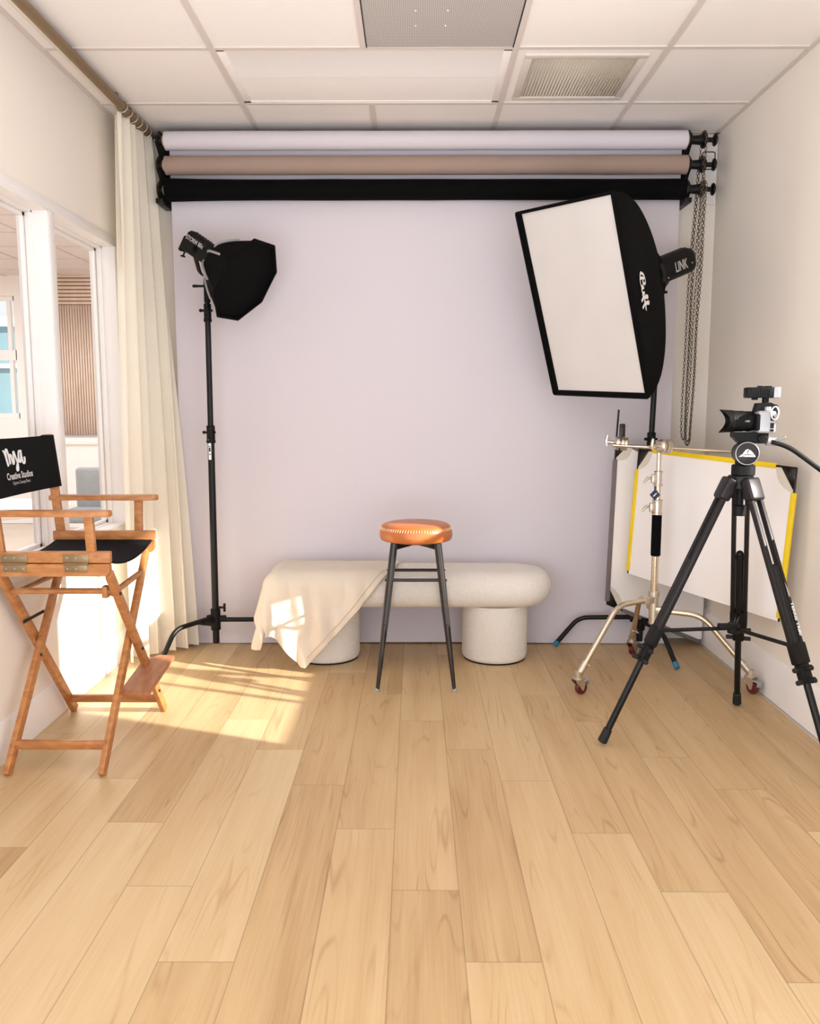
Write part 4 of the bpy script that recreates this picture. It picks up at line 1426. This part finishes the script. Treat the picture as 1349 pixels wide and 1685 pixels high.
# ------------------------------------------------------------------ two framed flags
def flag(TL, TR, BR_, BL, label, sleeve, nm, cloth, ext_pin=None, sides=('l', 't', 'r'), inset=0.10):
    TL, TR, BR_, BL = V(TL), V(TR), V(BR_), V(BL)
    t = thing('flag_panel', (TL + TR + BR_ + BL) / 4, label, 'flag')
    nrm = (TR - TL).cross(BL - TL).normalized()
    if nrm.y > 0: nrm = -nrm
    def P(u, v): return TL.lerp(TR, u).lerp(BL.lerp(BR_, u), v)
    fr = MB()
    rods = [(TL, TR), (TL, BL), (TR, BR_)] + ([(BL, BR_)] if 'b' in sides else [])
    for a, b_ in rods: fr.tube([a, b_], 0.0045, 8)
    if ext_pin: fr.tube([V(ext_pin[0]), V(ext_pin[1])], 0.0050, 8)
    fr.build('frame', M['black'], t)
    cl = MB()
    # cloth with rounded cut corners
    pts = []
    cc = inset
    W_, H_ = (TR - TL).length, (BL - TL).length
    cu, cv = cc / W_, cc / H_
    def arc(cu0, cv0, a0, a1):
        for k in range(7):
            a = lerp(a0, a1, k / 6); pts.append((cu0 + cu * math.cos(a), cv0 + cv * math.sin(a)))
    # concave cuts at the corners that carry plates
    corners = [(0, 0, 0.5 * PI, 0.0), (1, 0, PI, 0.5 * PI), (1, 1, 1.5 * PI, PI), (0, 1, 2 * PI, 1.5 * PI)]
    cutset = {'l': (0, 1, 2, 3)}
    for i, (u0, v0, a0, a1) in enumerate(corners):
        if (v0 == 1 and 'b' not in sides) or ('b' in sides and u0 == 1): pts.append((u0, v0))
        else: arc(u0, v0, a0, a1)
    ring = [cl.bm.verts.new(P(min(1, max(0, u)), min(1, max(0, v))) + nrm * 0.001) for u, v in pts]
    cl.bm.faces.new(ring)
    cl.build('cloth', M[cloth], t, None)
    # pale corner mesh showing between plate and cloth
    for (u0, v0, su, sv) in ((0, 0, 1, 1), (1, 0, -1, 1), (1, 1, -1, -1), (0, 1, 1, -1)):
        if (v0 == 1 and 'b' not in sides): 
            continue
        if 'b' in sides and u0 == 1:
            continue
        m_ = MB()
        vs = [m_.bm.verts.new(P(u0, v0))]
        vs += [m_.bm.verts.new(P(u0 + su * cu * math.cos(k * PI / 12), v0 + sv * cv * math.sin(k * PI / 12))) for k in range(7)]
        m_.bm.faces.new(vs); m_.build('corner_mesh', M['clear'], t, None)
    for (u0, v0, su, sv) in (((0, 0, 1, 1), (1, 0, -1, 1)) if 'b' not in sides else ((0, 0, 1, 1), (0, 1, 1, -1))):
        pl = MB(); a = P(u0, v0); b_ = P(u0 + su * cu * 0.75, v0); c_ = P(u0, v0 + sv * cv * 0.95)
        pl.poly([a + nrm * 0.003, b_ + nrm * 0.003, c_ + nrm * 0.003, a - nrm * 0.003, b_ - nrm * 0.003, c_ - nrm * 0.003], [(0, 1, 2), (5, 4, 3), (0, 3, 4, 1), (1, 4, 5, 2), (2, 5, 3, 0)])
        pl.build('corner_plate', M['gunmetal'], t, None)
    for s in sides:
        a, b_ = {'l': (TL, BL), 't': (TL, TR), 'r': (TR, BR_), 'b': (BL, BR_)}[s]
        L = (b_ - a).length; d = (b_ - a).normalized()
        s0 = a + d * cc; s1 = b_ - d * (cc * (1.0 if s in 'tb' else 0.15))
        if s == 'b': s1 = b_
        sl = MB(); sl.bar(s0, s1, 0.022, 0.014, nrm.cross(d), 0.003)
        sl.build('sleeve', M[cloth] if (s == 'r' and 'b' in sides) else M[sleeve], t)
    return t
flag((1.128, 4.205, 1.078), (1.536, 3.356, 1.042), (1.506, 3.377, 0.405), (1.098, 4.230, 0.438),
     'white flag with yellow edge sleeves, behind the camera tripod', 'yellow', 'yellow', 'scrim')
flag((1.018, 4.235, 1.125), (1.555, 4.405, 0.90), (1.548, 4.425, 0.020), (0.996, 4.235, 0.275),
     'white flag with grey edges leaning in the right corner against the paper', 'greysleeve', 'grey', 'scrim',
     ((1.018, 4.235, 1.12), (1.026, 4.235, 1.275)), ('l', 't', 'b', 'r'))
b = MB()
b.box((1.030, 4.212, 1.125), (1.058, 4.232, 1.205), 0.006)
b.box((1.036, 4.208, 1.14), (1.052, 4.214, 1.19), 0.003)
o = b.build('spring_clip', M['gunmetal'], None, loc=(1.044, 4.222, 1.125))
tag(o, 'grey spring clip on the upright rod of the grey edged flag', 'clip')

# ------------------------------------------------------------------ camera on tripod
TX, TY = 1.206, 3.085
t = thing('camera_tripod', (TX, TY, 0), 'black video tripod with twin tube legs and pan handle at right', 'tripod')
feet = [(0.716, 3.063), (1.395, 3.488), (1.427, 2.700)]
apz = 1.035
hb = MB()
hb.cyl((TX, TY, 0.985), (TX, TY, 1.035), 0.040, 0.046, 28, 0.004)
hb.build('crown', M['tripod'], t)
cw = MB(); cw.cyl((TX, TY, 0.905), (TX, TY, 0.985), 0.014, seg=16); cw.cyl((TX, TY, 0.885), (TX, TY, 0.925), 0.024, seg=20, ch=0.004); cw.build('bowl_clamp', M['blackplastic'], t)
for i, (fx, fy) in enumerate(feet):
    F_ = V((fx, fy, 0.012)); out = V((fx - TX, fy - TY, 0)).normalized()
    A = V((TX, TY, 1.015)) + out * 0.042
    d = (F_ - A); L = d.length; d.normalize()
    side = out.cross(V((0, 0, 1))).normalized(); nn = side.cross(d).normalized()
    if nn.dot(out) < 0: nn = -nn
    def at(s): return A + d * (L * s)
    sh = MB()
    Ms = frame(side, nn, d, A)
    sh.box((-0.036, -0.022, -0.012), (0.036, 0.020, 0.075), 0.010, Ms, 3)
    lo = sh.build('leg_shoulder', M['tripod'], t)
    tb = MB()
    for s_ in (-1, 1):
        tb.cbox((s_ * 0.0235, 0, L * 0.32), (0.018, 0.022, L * 0.52), 0.006, Ms)
    tb.build('twin_tubes', M['tripod'], lo)
    md = MB(); md.cyl(at(0.30), at(0.60), 0.0140, seg=16)
    md.ball(at(0.30), 0.0145, 12); md.cbox((0, 0, L * 0.315), (0.060, 0.014, 0.014), 0.003, Ms)
    md.build('inner_tube', M['black'], lo)
    if i != 1:
        wb = MB(); wb.cbox((0, 0, L * 0.435), (0.034, 0.012, L * 0.27), 0.003, Ms); wb.build('web', M['tripod'], lo)
    cl = MB()
    cl.cbox((0, 0, L * 0.585), (0.066, 0.034, 0.075), 0.006, Ms)
    cl.cbox((0, 0, L * 0.65), (0.044, 0.034, 0.070), 0.006, Ms)
    cl.build('clamp_block', M['blackplastic'], lo)
    for z_ in (0.635, 0.675):
        kb = MB()
        q = at(z_)
        kb.cyl(q + side * 0.018, q + side * 0.048, 0.009, seg=12, ch=0.002); kb.cyl(q - side * 0.018, q - side * 0.048, 0.009, seg=12, ch=0.002)
        kb.cyl(q + nn * 0.012, q + nn * 0.04, 0.009, seg=12, ch=0.002)
        kb.build('clamp_knob', M['rubber'], lo)
    lw = MB(); lw.cyl(at(0.66), at(0.975), 0.0128, seg=16); lw.build('lower_tube', M['black'], lo)
    ft = MB(); ft.cyl(at(0.945), at(1.0), 0.0165, 0.0185, 16, 0.004); ft.build('foot', M['rubber'], lo)
    sp = MB()
    H = V((TX, TY, 0.455)); tip = at(0.565)
    sp.cyl(H + (tip - H).normalized() * 0.02, tip, 0.0075, seg=12); sp.build('spreader_arm', M['black'], t)
    if i == 2:
        # emblem and printed name on the leg, facing the camera
        n_cam = nn if nn.dot(V((0, 0, 1.28)) - at(0.4)) > 0 else -nn
        f0 = at(0.34)
        tx = d; ty = n_cam.cross(tx)
        fcen = lambda s: at(s) + n_cam * 0.0118 - side * 0.0235 * (1 if side.x < 0 else -1)
        em = MB(); em.prism([(-0.026, -0.006), (0.028, -0.006), (0.028, 0.004), (0.012, 0.006)], 0.0005, frame(tx, ty, n_cam, fcen(0.375)))
        em.build('emblem', M['inkgrey'], lo, None)
        letters('lettering', 'TERRIS TR80', 0.016, frame(tx, ty, n_cam, fcen(0.475)), M['ink'], lo, 0.0006, 0.0003, 0, 1.0, 0.12)
sh = MB(); sh.cyl((TX, TY, 0.435), (TX, TY, 0.475), 0.022, seg=20, ch=0.003); sh.cbox((TX - 0.03, TY - 0.02, 0.468), (0.07, 0.03, 0.018), 0.004); sh.build('spreader_hub', M['blackplastic'], t)

# fluid head
hd = bpy.data.objects.new('pan_head', None); COL.objects.link(hd); hd.parent = t
HC = V((TX + 0.010, TY, 1.118))
b = MB(); b.cyl((HC.x - 0.002, TY, 1.035), (HC.x - 0.002, TY, 1.075), 0.042, seg=30, ch=0.004)
b.cyl((HC.x, TY, 1.072), (HC.x, TY, 1.092), 0.032, seg=26); b.build('pan_base', M['blackplastic'], hd)
fa = V((-0.16, -0.98, 0.0)).normalized()
b = MB()
Mh = axis_frame(HC - fa * 0.045, fa)
b.lathe([(0.0, 0.0), (0.034, 0.0), (0.040, 0.006), (0.040, 0.022), (0.036, 0.025), (0.036, 0.030), (0.040, 0.033), (0.040, 0.078), (0.043, 0.080), (0.043, 0.088), (0.039, 0.090), (0.0, 0.090)], Mh, 40)
b.build('tilt_drum', M['tripod'], hd)
r_ = MB(); r_.tube([(Mh @ V((0.0405 * math.cos(2 * PI * k / 40), 0.0405 * math.sin(2 * PI * k / 40), 0.0895))) for k in range(40)], 0.0014, 6, True); r_.build('drum_ring', M['silver'], hd)
xx = V((-fa.y, fa.x, 0)) * 1.0
if xx.x < 0: xx = -xx
Me = frame(xx, (0, 0, 1), fa, HC + fa * 0.0455)
em = MB()
em.prism([(-0.030, -0.012), (-0.020, -0.004), (-0.012, -0.004), (-0.020, -0.012)], 0.0006, Me)
em.prism([(-0.018, -0.003), (-0.006, 0.014), (0.004, 0.016), (-0.002, 0.006), (0.000, -0.003)], 0.0006, Me)
em.prism([(0.002, -0.003), (0.001, 0.004), (0.007, 0.014), (0.014, 0.008), (0.024, -0.003)], 0.0006, Me)
em.prism([(-0.016, -0.012), (-0.012, -0.0055), (0.026, -0.0055), (0.028, -0.012)], 0.0006, Me)
em.build('emblem', M['ink'], hd, None)
yaw = math.radians(-8)
lx = V((-math.cos(yaw), -math.sin(yaw), 0))      # lens direction
sx_ = V((-math.sin(yaw), math.cos(yaw), 0)) * -1  # camera's left side, toward us and right
sx_ = V((lx.y * -1, lx.x, 0))
if sx_.y > 0: sx_ = -sx_
PZ = 1.158
b = MB()
Mp = frame(-lx, -sx_, (0, 0, 1), (TX + 0.030, TY, PZ))     # x runs toward the back of the camera
prf = [(-0.060, 0.036), (-0.060, 0.020), (-0.036, -0.004), (0.050, -0.004), (0.062, 0.014), (0.062, 0.036)]
b.prism(prf, 0.058, frame(-lx, (0, 0, 1), sx_, V((TX + 0.022, TY, PZ)) - sx_ * 0.029))
b.build('plate_block', M['blackplastic'], hd)
b = MB(); q = V((TX + 0.062, TY, PZ + 0.014)) + sx_ * 0.030
b.cyl(q, q + sx_ * 0.018, 0.016, seg=20, ch=0.002); b.cyl(q + sx_ * 0.016, q + sx_ * 0.022, 0.006, seg=10); b.build('lock_knob', M['blackplastic'], hd)
b = MB(); q = V((TX + 0.115, TY, PZ + 0.004)); b.cyl(q + V((-0.03, 0, 0)), q + V((0.012, 0, -0.004)), 0.016, seg=18, ch=0.003)
b.cyl(q + V((0, -0.01, 0.0)), q + V((0.03, -0.03, 0.016)), 0.005, seg=8); b.build('handle_clamp', M['silver'], hd)
b = MB()
hp = [V((TX + 0.10, TY - 0.01, 1.160)), V((TX + 0.165, TY - 0.015, 1.142)), V((TX + 0.34, TY - 0.045, 1.010))]
b.tube([hp[0]] + bend(hp[0], hp[1], hp[2], 0.04, 8) + [hp[2]], 0.0088, 14); b.build('pan_handle', M['black'], hd)

# mirrorless camera
CZ = PZ + 0.036
t = thing('video_camera', (TX + 0.045, TY, CZ), 'silver and black camera with hooded lens on the tripod', 'camera')
B0 = V((TX + 0.070, TY, CZ - 0.004))
CS = 1.06
Mc = frame(-lx * CS, -sx_ * CS, (0, 0, CS), B0)     # local x back, y away from us, z up
b = MB()
b.box((-0.030, -0.060, 0.002), (0.030, 0.060, 0.078), 0.008, Mc, 3); b.build('body', M['silver'], t)
b = MB(); b.box((-0.0335, -0.0605, 0.010), (-0.020, 0.0605, 0.068), 0.005, Mc, 3); b.box((-0.048, 0.030, 0.004), (-0.026, 0.064, 0.072), 0.010, Mc, 3); b.build('leather_grip', M['blackplastic'], t)
b = MB()
b.prism([(-0.032, 0.074), (-0.024, 0.104), (0.018, 0.106), (0.034, 0.098), (0.036, 0.074)], 0.050, frame(Mc.col[0].to_3d(), (0, 0, CS), -Mc.col[1].to_3d(), B0 + Mc.col[1].to_3d() * 0.025))
b.build('viewfinder_hump', M['blackplastic'], t)
b = MB(); b.box((0.026, -0.018, 0.066), (0.046, 0.018, 0.100), 0.006, Mc); b.build('eyecup', M['rubber'], t)
b = MB(); 
for (y_, r_) in ((0.042, 0.013), (-0.044, 0.011)): b.cyl(Mc @ V((0.004, y_, 0.077)), Mc @ V((0.004, y_, 0.092)), r_ * CS, seg=20, ch=0.002)
b.build('dial', M['silver'], t)
b = MB()
for (z_, h_) in ((0.052, 0.016), (0.028, 0.018), (0.012, 0.008)): b.box((0.010, -0.0615, z_ - h_ / 2), (0.022, -0.0595, z_ + h_ / 2), 0.001, Mc)
b.build('port_cover', M['black'], t)
b = MB(); b.tube([Mc @ V((0.022 + 0.012 * math.cos(2 * PI * k / 20), -0.066, 0.070 + 0.022 * math.sin(2 * PI * k / 20))) for k in range(20)], 0.0024, 6, True); b.build('strap_ring', M['ink'], t)
# lens: barrel, rings, petal hood
ln = bpy.data.objects.new('lens', None); COL.objects.link(ln); ln.parent = t
LC = Mc @ V((-0.030, 0.0, 0.042))
Ml = frame(sx_ * CS, (0, 0, CS), lx * CS * 0.86, LC)
b = MB(); b.lathe([(0.0, 0.0), (0.030, 0.0), (0.033, 0.006), (0.033, 0.012), (0.0345, 0.014), (0.0345, 0.040), (0.036, 0.043), (0.036, 0.070), (0.037, 0.072), (0.037, 0.084), (0.0, 0.084)], Ml, 40); b.build('barrel', M['blackplastic'], ln)
b = MB(); b.lathe([(0.0374, 0.080), (0.0378, 0.081), (0.0378, 0.0835), (0.0374, 0.0845)], Ml, 40); b.build('ring', M['gunmetal'], ln)
b = MB()
def hood(u, v):
    a = 2 * PI * u
    ln_ = 0.034 + 0.017 * math.cos(2 * (a - PI / 2)) 
    r = lerp(0.038, 0.0405, v * ln_ / 0.05)
    return Ml @ V((r * math.cos(a), r * math.sin(a), 0.082 + ln_ * v))
b.grid(hood, 48, 6, True); b.build('lens_hood', M['blackplastic'], ln, 60)
b = MB(); b.lathe([(0.0, 0.0865), (0.018, 0.086), (0.032, 0.0845)], Ml, 30); b.build('front_element', M['lens'], ln)
fm = frame(-lx * CS, (0, 0, CS), sx_ * CS, LC + lx * 0.036 + sx_ * 0.0347 * CS)
letters('lettering', '1:1.8 f/35', 0.008, fm, M['inkgrey'], ln, 0.0003, 0.0003, 0, 1.0, 0.026)
# transmitter on the hot shoe
t = thing('flash_transmitter', Mc @ V((0, 0, 0.106)), 'small dark transmitter box with silver end on top of the camera', 'transmitter')
b = MB(); b.cyl(Mc @ V((0.006, 0, 0.104)), Mc @ V((0.006, 0, 0.122)), 0.012, seg=16); b.cbox((-0.03, 0, 0.121), (0.018, 0.02, 0.012), 0.002, Mc); b.build('foot', M['blackplastic'], t)
b = MB(); b.box((-0.062, -0.028, 0.122), (0.026, 0.028, 0.158), 0.004, Mc)
for k in range(9): b.box((-0.046 + k * 0.007, -0.0295, 0.128), (-0.043 + k * 0.007, -0.0275, 0.152), 0.0005, Mc)
b.build('case', M['blackplastic'], t)
b = MB(); b.box((0.025, -0.029, 0.121), (0.048, 0.029, 0.159), 0.004, Mc); b.build('end_cap', M['silver'], t)
b = MB(); b.cyl(Mc @ V((-0.012, 0, 0.158)), Mc @ V((-0.012, 0, 0.163)), 0.012, seg=14); b.cbox((0.012, 0, 0.160), (0.02, 0.03, 0.005), 0.001, Mc); b.build('button', M['blackplastic'], t)

# ------------------------------------------------------------------ room beyond the glass
FY = 9.25
w = MB()
fx0, fx1, fz0, fz1 = -6.6, -4.33, 1.17, 2.50
w.box((-8.0, FY, 0), (fx0, FY + 0.15, 2.98)); w.box((fx1, FY, 0), (-1.5, FY + 0.15, 2.98))
w.box((fx0, FY, 0), (fx1, FY + 0.15, fz0)); w.box((fx0, FY, fz1), (fx1, FY + 0.15, 2.98))
struct('wall_far', w, M['wall_far'])
struct('wall_adjoining', MB().box((XL - 0.12, YB + 0.12, 0), (XL, FY, 2.98)), M['wall_far'])
w = MB()
w.box((-8.12, YF, 0), (-8.0, FY + 0.15, 0.5)); w.box((-8.12, YF, 2.3), (-8.0, FY + 0.15, 2.98))
for yy in (-3.0, 0.0, 3.0, 6.0, 9.0): w.box((-8.12, yy, 0.5), (-8.0, yy + 0.25, 2.3))
struct('wall_outer', w, M['wall_far'])
cl = MB()
cl.box((-8.0, YF, ZC), (XL - 0.12, FY, ZC + 0.02))
struct('ceiling_adjoining', cl, M['ceiling_dim'])
g = MB()
for k in range(12): g.box((XL - 0.5 - 0.61 * k - 0.012, YF, ZC - 0.008), (XL - 0.5 - 0.61 * k + 0.012, FY, ZC))
for k in range(20): g.box((-8.0, FY - 0.4 - 0.61 * k - 0.012, ZC - 0.007), (XL - 0.12, FY - 0.4 - 0.61 * k + 0.012, ZC))
struct('trim_3', g, M['grid'])
e = bpy.data.objects.new('window_5', None); COL.objects.link(e); e.location = ((fx0 + fx1) / 2, FY, fz0); tag(e, kind='structure')
f = MB()
for a, b_ in (((fx0 + 0.05, fz0 + 0.002), (fx1 - 0.05, fz0 + 0.06)), ((fx0 + 0.05, fz1 - 0.05), (fx1 - 0.05, fz1 - 0.002)), ((fx0 + 0.001, fz0 + 0.001), (fx0 + 0.06, fz1 - 0.001)), ((fx1 - 0.06, fz0 + 0.001), (fx1 - 0.001, fz1 - 0.001)), ((fx0 + 0.05, 1.81), (fx1 - 0.05, 1.92))):
    f.box((a[0], FY + 0.02, a[1]), (b_[0], FY + 0.09, b_[1]))
f.box((-4.47, FY + 0.03, fz0 + 0.03), (-4.43, FY + 0.085, fz1 - 0.03)); f.box((-5.5, FY + 0.03, fz0 + 0.03), (-5.46, FY + 0.085, fz1 - 0.03))
f.build('window_frame', M['trim'], e)
pn = MB(); pn.poly([(fx0, FY + 0.05, fz0), (fx1, FY + 0.05, fz0), (fx1, FY + 0.05, fz1), (fx0, FY + 0.05, fz1)], [(0, 1, 2, 3)]); pn.build('pane', M['glass'], e)

t = thing('slat_panel', (-3.4, FY, 1.0), 'pale wood slat wall panel seen through the window, grooves dark', 'wall panel')
px0, px1 = -4.12, -2.2
MB().box((px0, FY - 0.02, 1.0), (px1, FY - 0.002, 2.705)).build('backing', M['slatback'], t)
s = MB(); x = px0
while x < px1 - 0.02:
    s.box((x, FY - 0.036, 1.0), (x + 0.0205, FY - 0.02, 2.395)); x += 0.0285
s.build('vertical_slats', M['slat'], t, None)
s = MB(); z = 2.405
while z < 2.69:
    s.box((px0, FY - 0.036, z), (px1, FY - 0.02, z + 0.029)); z += 0.0405
s.build('horizontal_slats', M['slat'], t, None)
b = MB(); b.box((-4.2, FY - 0.35, 0.90), (-2.2, FY - 0.03, 0.97), 0.006); b.box((-4.15, FY - 0.32, 0.0), (-2.25, FY - 0.03, 0.90))
o = b.build('low_counter', M['wall_far'], None, loc=(-3.2, FY - 0.2, 0)); tag(o, 'white low counter below the slat wall panel', 'counter')
# office chair and round table in that room
t = thing('office_chair', (-2.75, 6.9, 0), 'grey upholstered office chair seen through the glass beside the curtain', 'chair')
oc = V((-2.70, 6.9, 0))
b = MB(); b.cbox(oc + V((0, 0, 0.40)), (0.48, 0.48, 0.09), 0.03, None, 3); b.build('seat', M['greyfab'], t)
b = MB(); b.cbox(oc + V((0, 0.22, 0.60)), (0.42, 0.08, 0.36), 0.03, None, 3); b.build('backrest', M['greyfab'], t)
b = MB(); b.cyl(oc + V((0, 0, 0.08)), oc + V((0, 0, 0.37)), 0.03, seg=14)
b.build('gas_column', M['silver'], t)
b = MB()
for k in range(5):
    a = 2 * PI * k / 5
    b.bar(oc + V((0, 0, 0.09)), oc + V((0.3 * math.cos(a), 0.3 * math.sin(a), 0.05)), 0.04, 0.03, (0, 0, 1), 0.005)
    b.ball(oc + V((0.29 * math.cos(a), 0.29 * math.sin(a), 0.03)), 0.03, 10)
b.build('star_base', M['silver'], t)
t = thing('round_table', (-2.35, 4.6, 0), 'white round table in the next room behind the printed chair back', 'table')
b = MB(); b.lathe([(0.0, 0.70), (0.40, 0.70), (0.44, 0.715), (0.44, 0.735), (0.0, 0.735)], Matrix.Translation((-2.40, 4.6, 0)), 48); b.build('tabletop', M['trim'], t)
b = MB(); b.lathe([(0.24, 0.0), (0.24, 0.015), (0.05, 0.03), (0.04, 0.06), (0.04, 0.70)], Matrix.Translation((-2.40, 4.6, 0)), 32); b.build('pedestal', M['trim'], t)

# building outside the far window
t = thing('office_building', (-16.0, 26.0, -1.0), 'pale blue office building outside the far window', 'building')
OB = 26.0
b = MB(); b.box((-30, OB, -1), (-4, OB + 4, 3.95)); b.build('wall', M['bluegrey'], t)
b = MB(); b.box((-30.1, OB - 0.15, 3.78), (-3.9, OB, 4.08)); b.build('fascia', M['palecyan'], t)
b = MB(); b.box((-30, OB - 0.12, 2.52), (-4, OB, 2.66)); b.build('ledge', M['concrete'], t)
for k in range(14):
    x = -26 + k * 1.55
    if k % 3 == 2: continue
    for z0_, z1_ in ((-0.6, 2.45), (2.75, 3.75)):
        b = MB(); b.box((x, OB - 0.04, z0_), (x + 1.2, OB, z1_)); b.build('window', M['teal'], t)
struct('ground', MB().box((-60, -40, -1.3), (60, 60, -1.0)), M['concrete'])

# ------------------------------------------------------------------ lights
def area(name, loc, rot, sx, sy, power, col):
    l = bpy.data.lights.new(name, 'AREA'); l.shape = 'RECTANGLE'; l.size = sx; l.size_y = sy; l.energy = power; l.color = col
    o = bpy.data.objects.new(name, l); COL.objects.link(o); o.location = loc; o.rotation_euler = rot
    return o
LC_ = (0.71, 0.83, 1.0)
area('rear_fill_light', (0.0, -2.2, 1.45), (math.radians(90), 0, 0), 2.9, 2.4, 20, LC_)  # unseen soft fill added behind the camera, no window there
def aim(o, d):
    o.rotation_euler = V(d).normalized().to_track_quat('-Z', 'Y').to_euler()
    o.data.spread = math.radians(115)
aim(area('left_fill_light', (-1.44, 0.3, 1.5), (0, 0, 0), 1.8, 2.0, 40, LC_), (1.0, 0.65, 0.50))  # out-of-frame fill added to brighten the right wall, not a window
aim(area('right_fill_light', (1.52, 0.3, 1.5), (0, 0, 0), 1.8, 2.0, 34, LC_), (-1.0, 0.65, 0.50))  # matching side fill added for the left wall, no window behind it
area('bounce_fill_light', (0.0, -0.4, 0.35), (math.radians(160), 0, 0), 2.4, 1.6, 68, (0.70, 0.83, 1.0))  # added lamp near the floor facing up, lifts ceiling and upper walls
area('next_room_fill_light', (-4.2, 5.2, 2.66), (0, 0, 0), 4.0, 5.5, 165, (0.90, 0.94, 1.0))  # unseen fill added to brighten the adjoining room, no fixture modelled
s = bpy.data.lights.new('sun', 'SUN'); s.energy = 10.5; s.angle = math.radians(0.7); s.color = (1.0, 0.95, 0.87)
so = bpy.data.objects.new('sun', s); COL.objects.link(so)
dv = V((-1.0, 0.3666, -0.45)).normalized()
so.rotation_euler = dv.to_track_quat('-Z', 'Y').to_euler()
so.location = (6, 0, 6)
wd = bpy.data.worlds.new('world'); scn.world = wd; wd.use_nodes = True
bg = wd.node_tree.nodes['Background']; bg.inputs[0].default_value = (0.93, 0.97, 1.0, 1); bg.inputs[1].default_value = 0.9

# ------------------------------------------------------------------ camera
cam = bpy.data.cameras.new('camera'); co = bpy.data.objects.new('camera', cam); COL.objects.link(co)
cam.sensor_width = 36.0; cam.sensor_fit = 'AUTO'; cam.lens = 1370.0 / 1685.0 * 36.0
co.location = (0, 0, 1.28)
co.rotation_euler = (math.radians(90 - 7.07), 0, math.radians(0.355))
cam.clip_start = 0.05; cam.clip_end = 200
scn.camera = co
scn.view_settings.view_transform = 'Standard'
scn.view_settings.look = 'None'
scn.view_settings.exposure = 0.14
try:
    scn.cycles.use_denoising = True
    scn.cycles.max_bounces = 10
    scn.cycles.diffuse_bounces = 6
    scn.cycles.transparent_max_bounces = 12
    scn.cycles.sample_clamp_indirect = 6.0
    scn.cycles.caustics_reflective = False
    scn.cycles.caustics_refractive = False
except Exception:
    pass
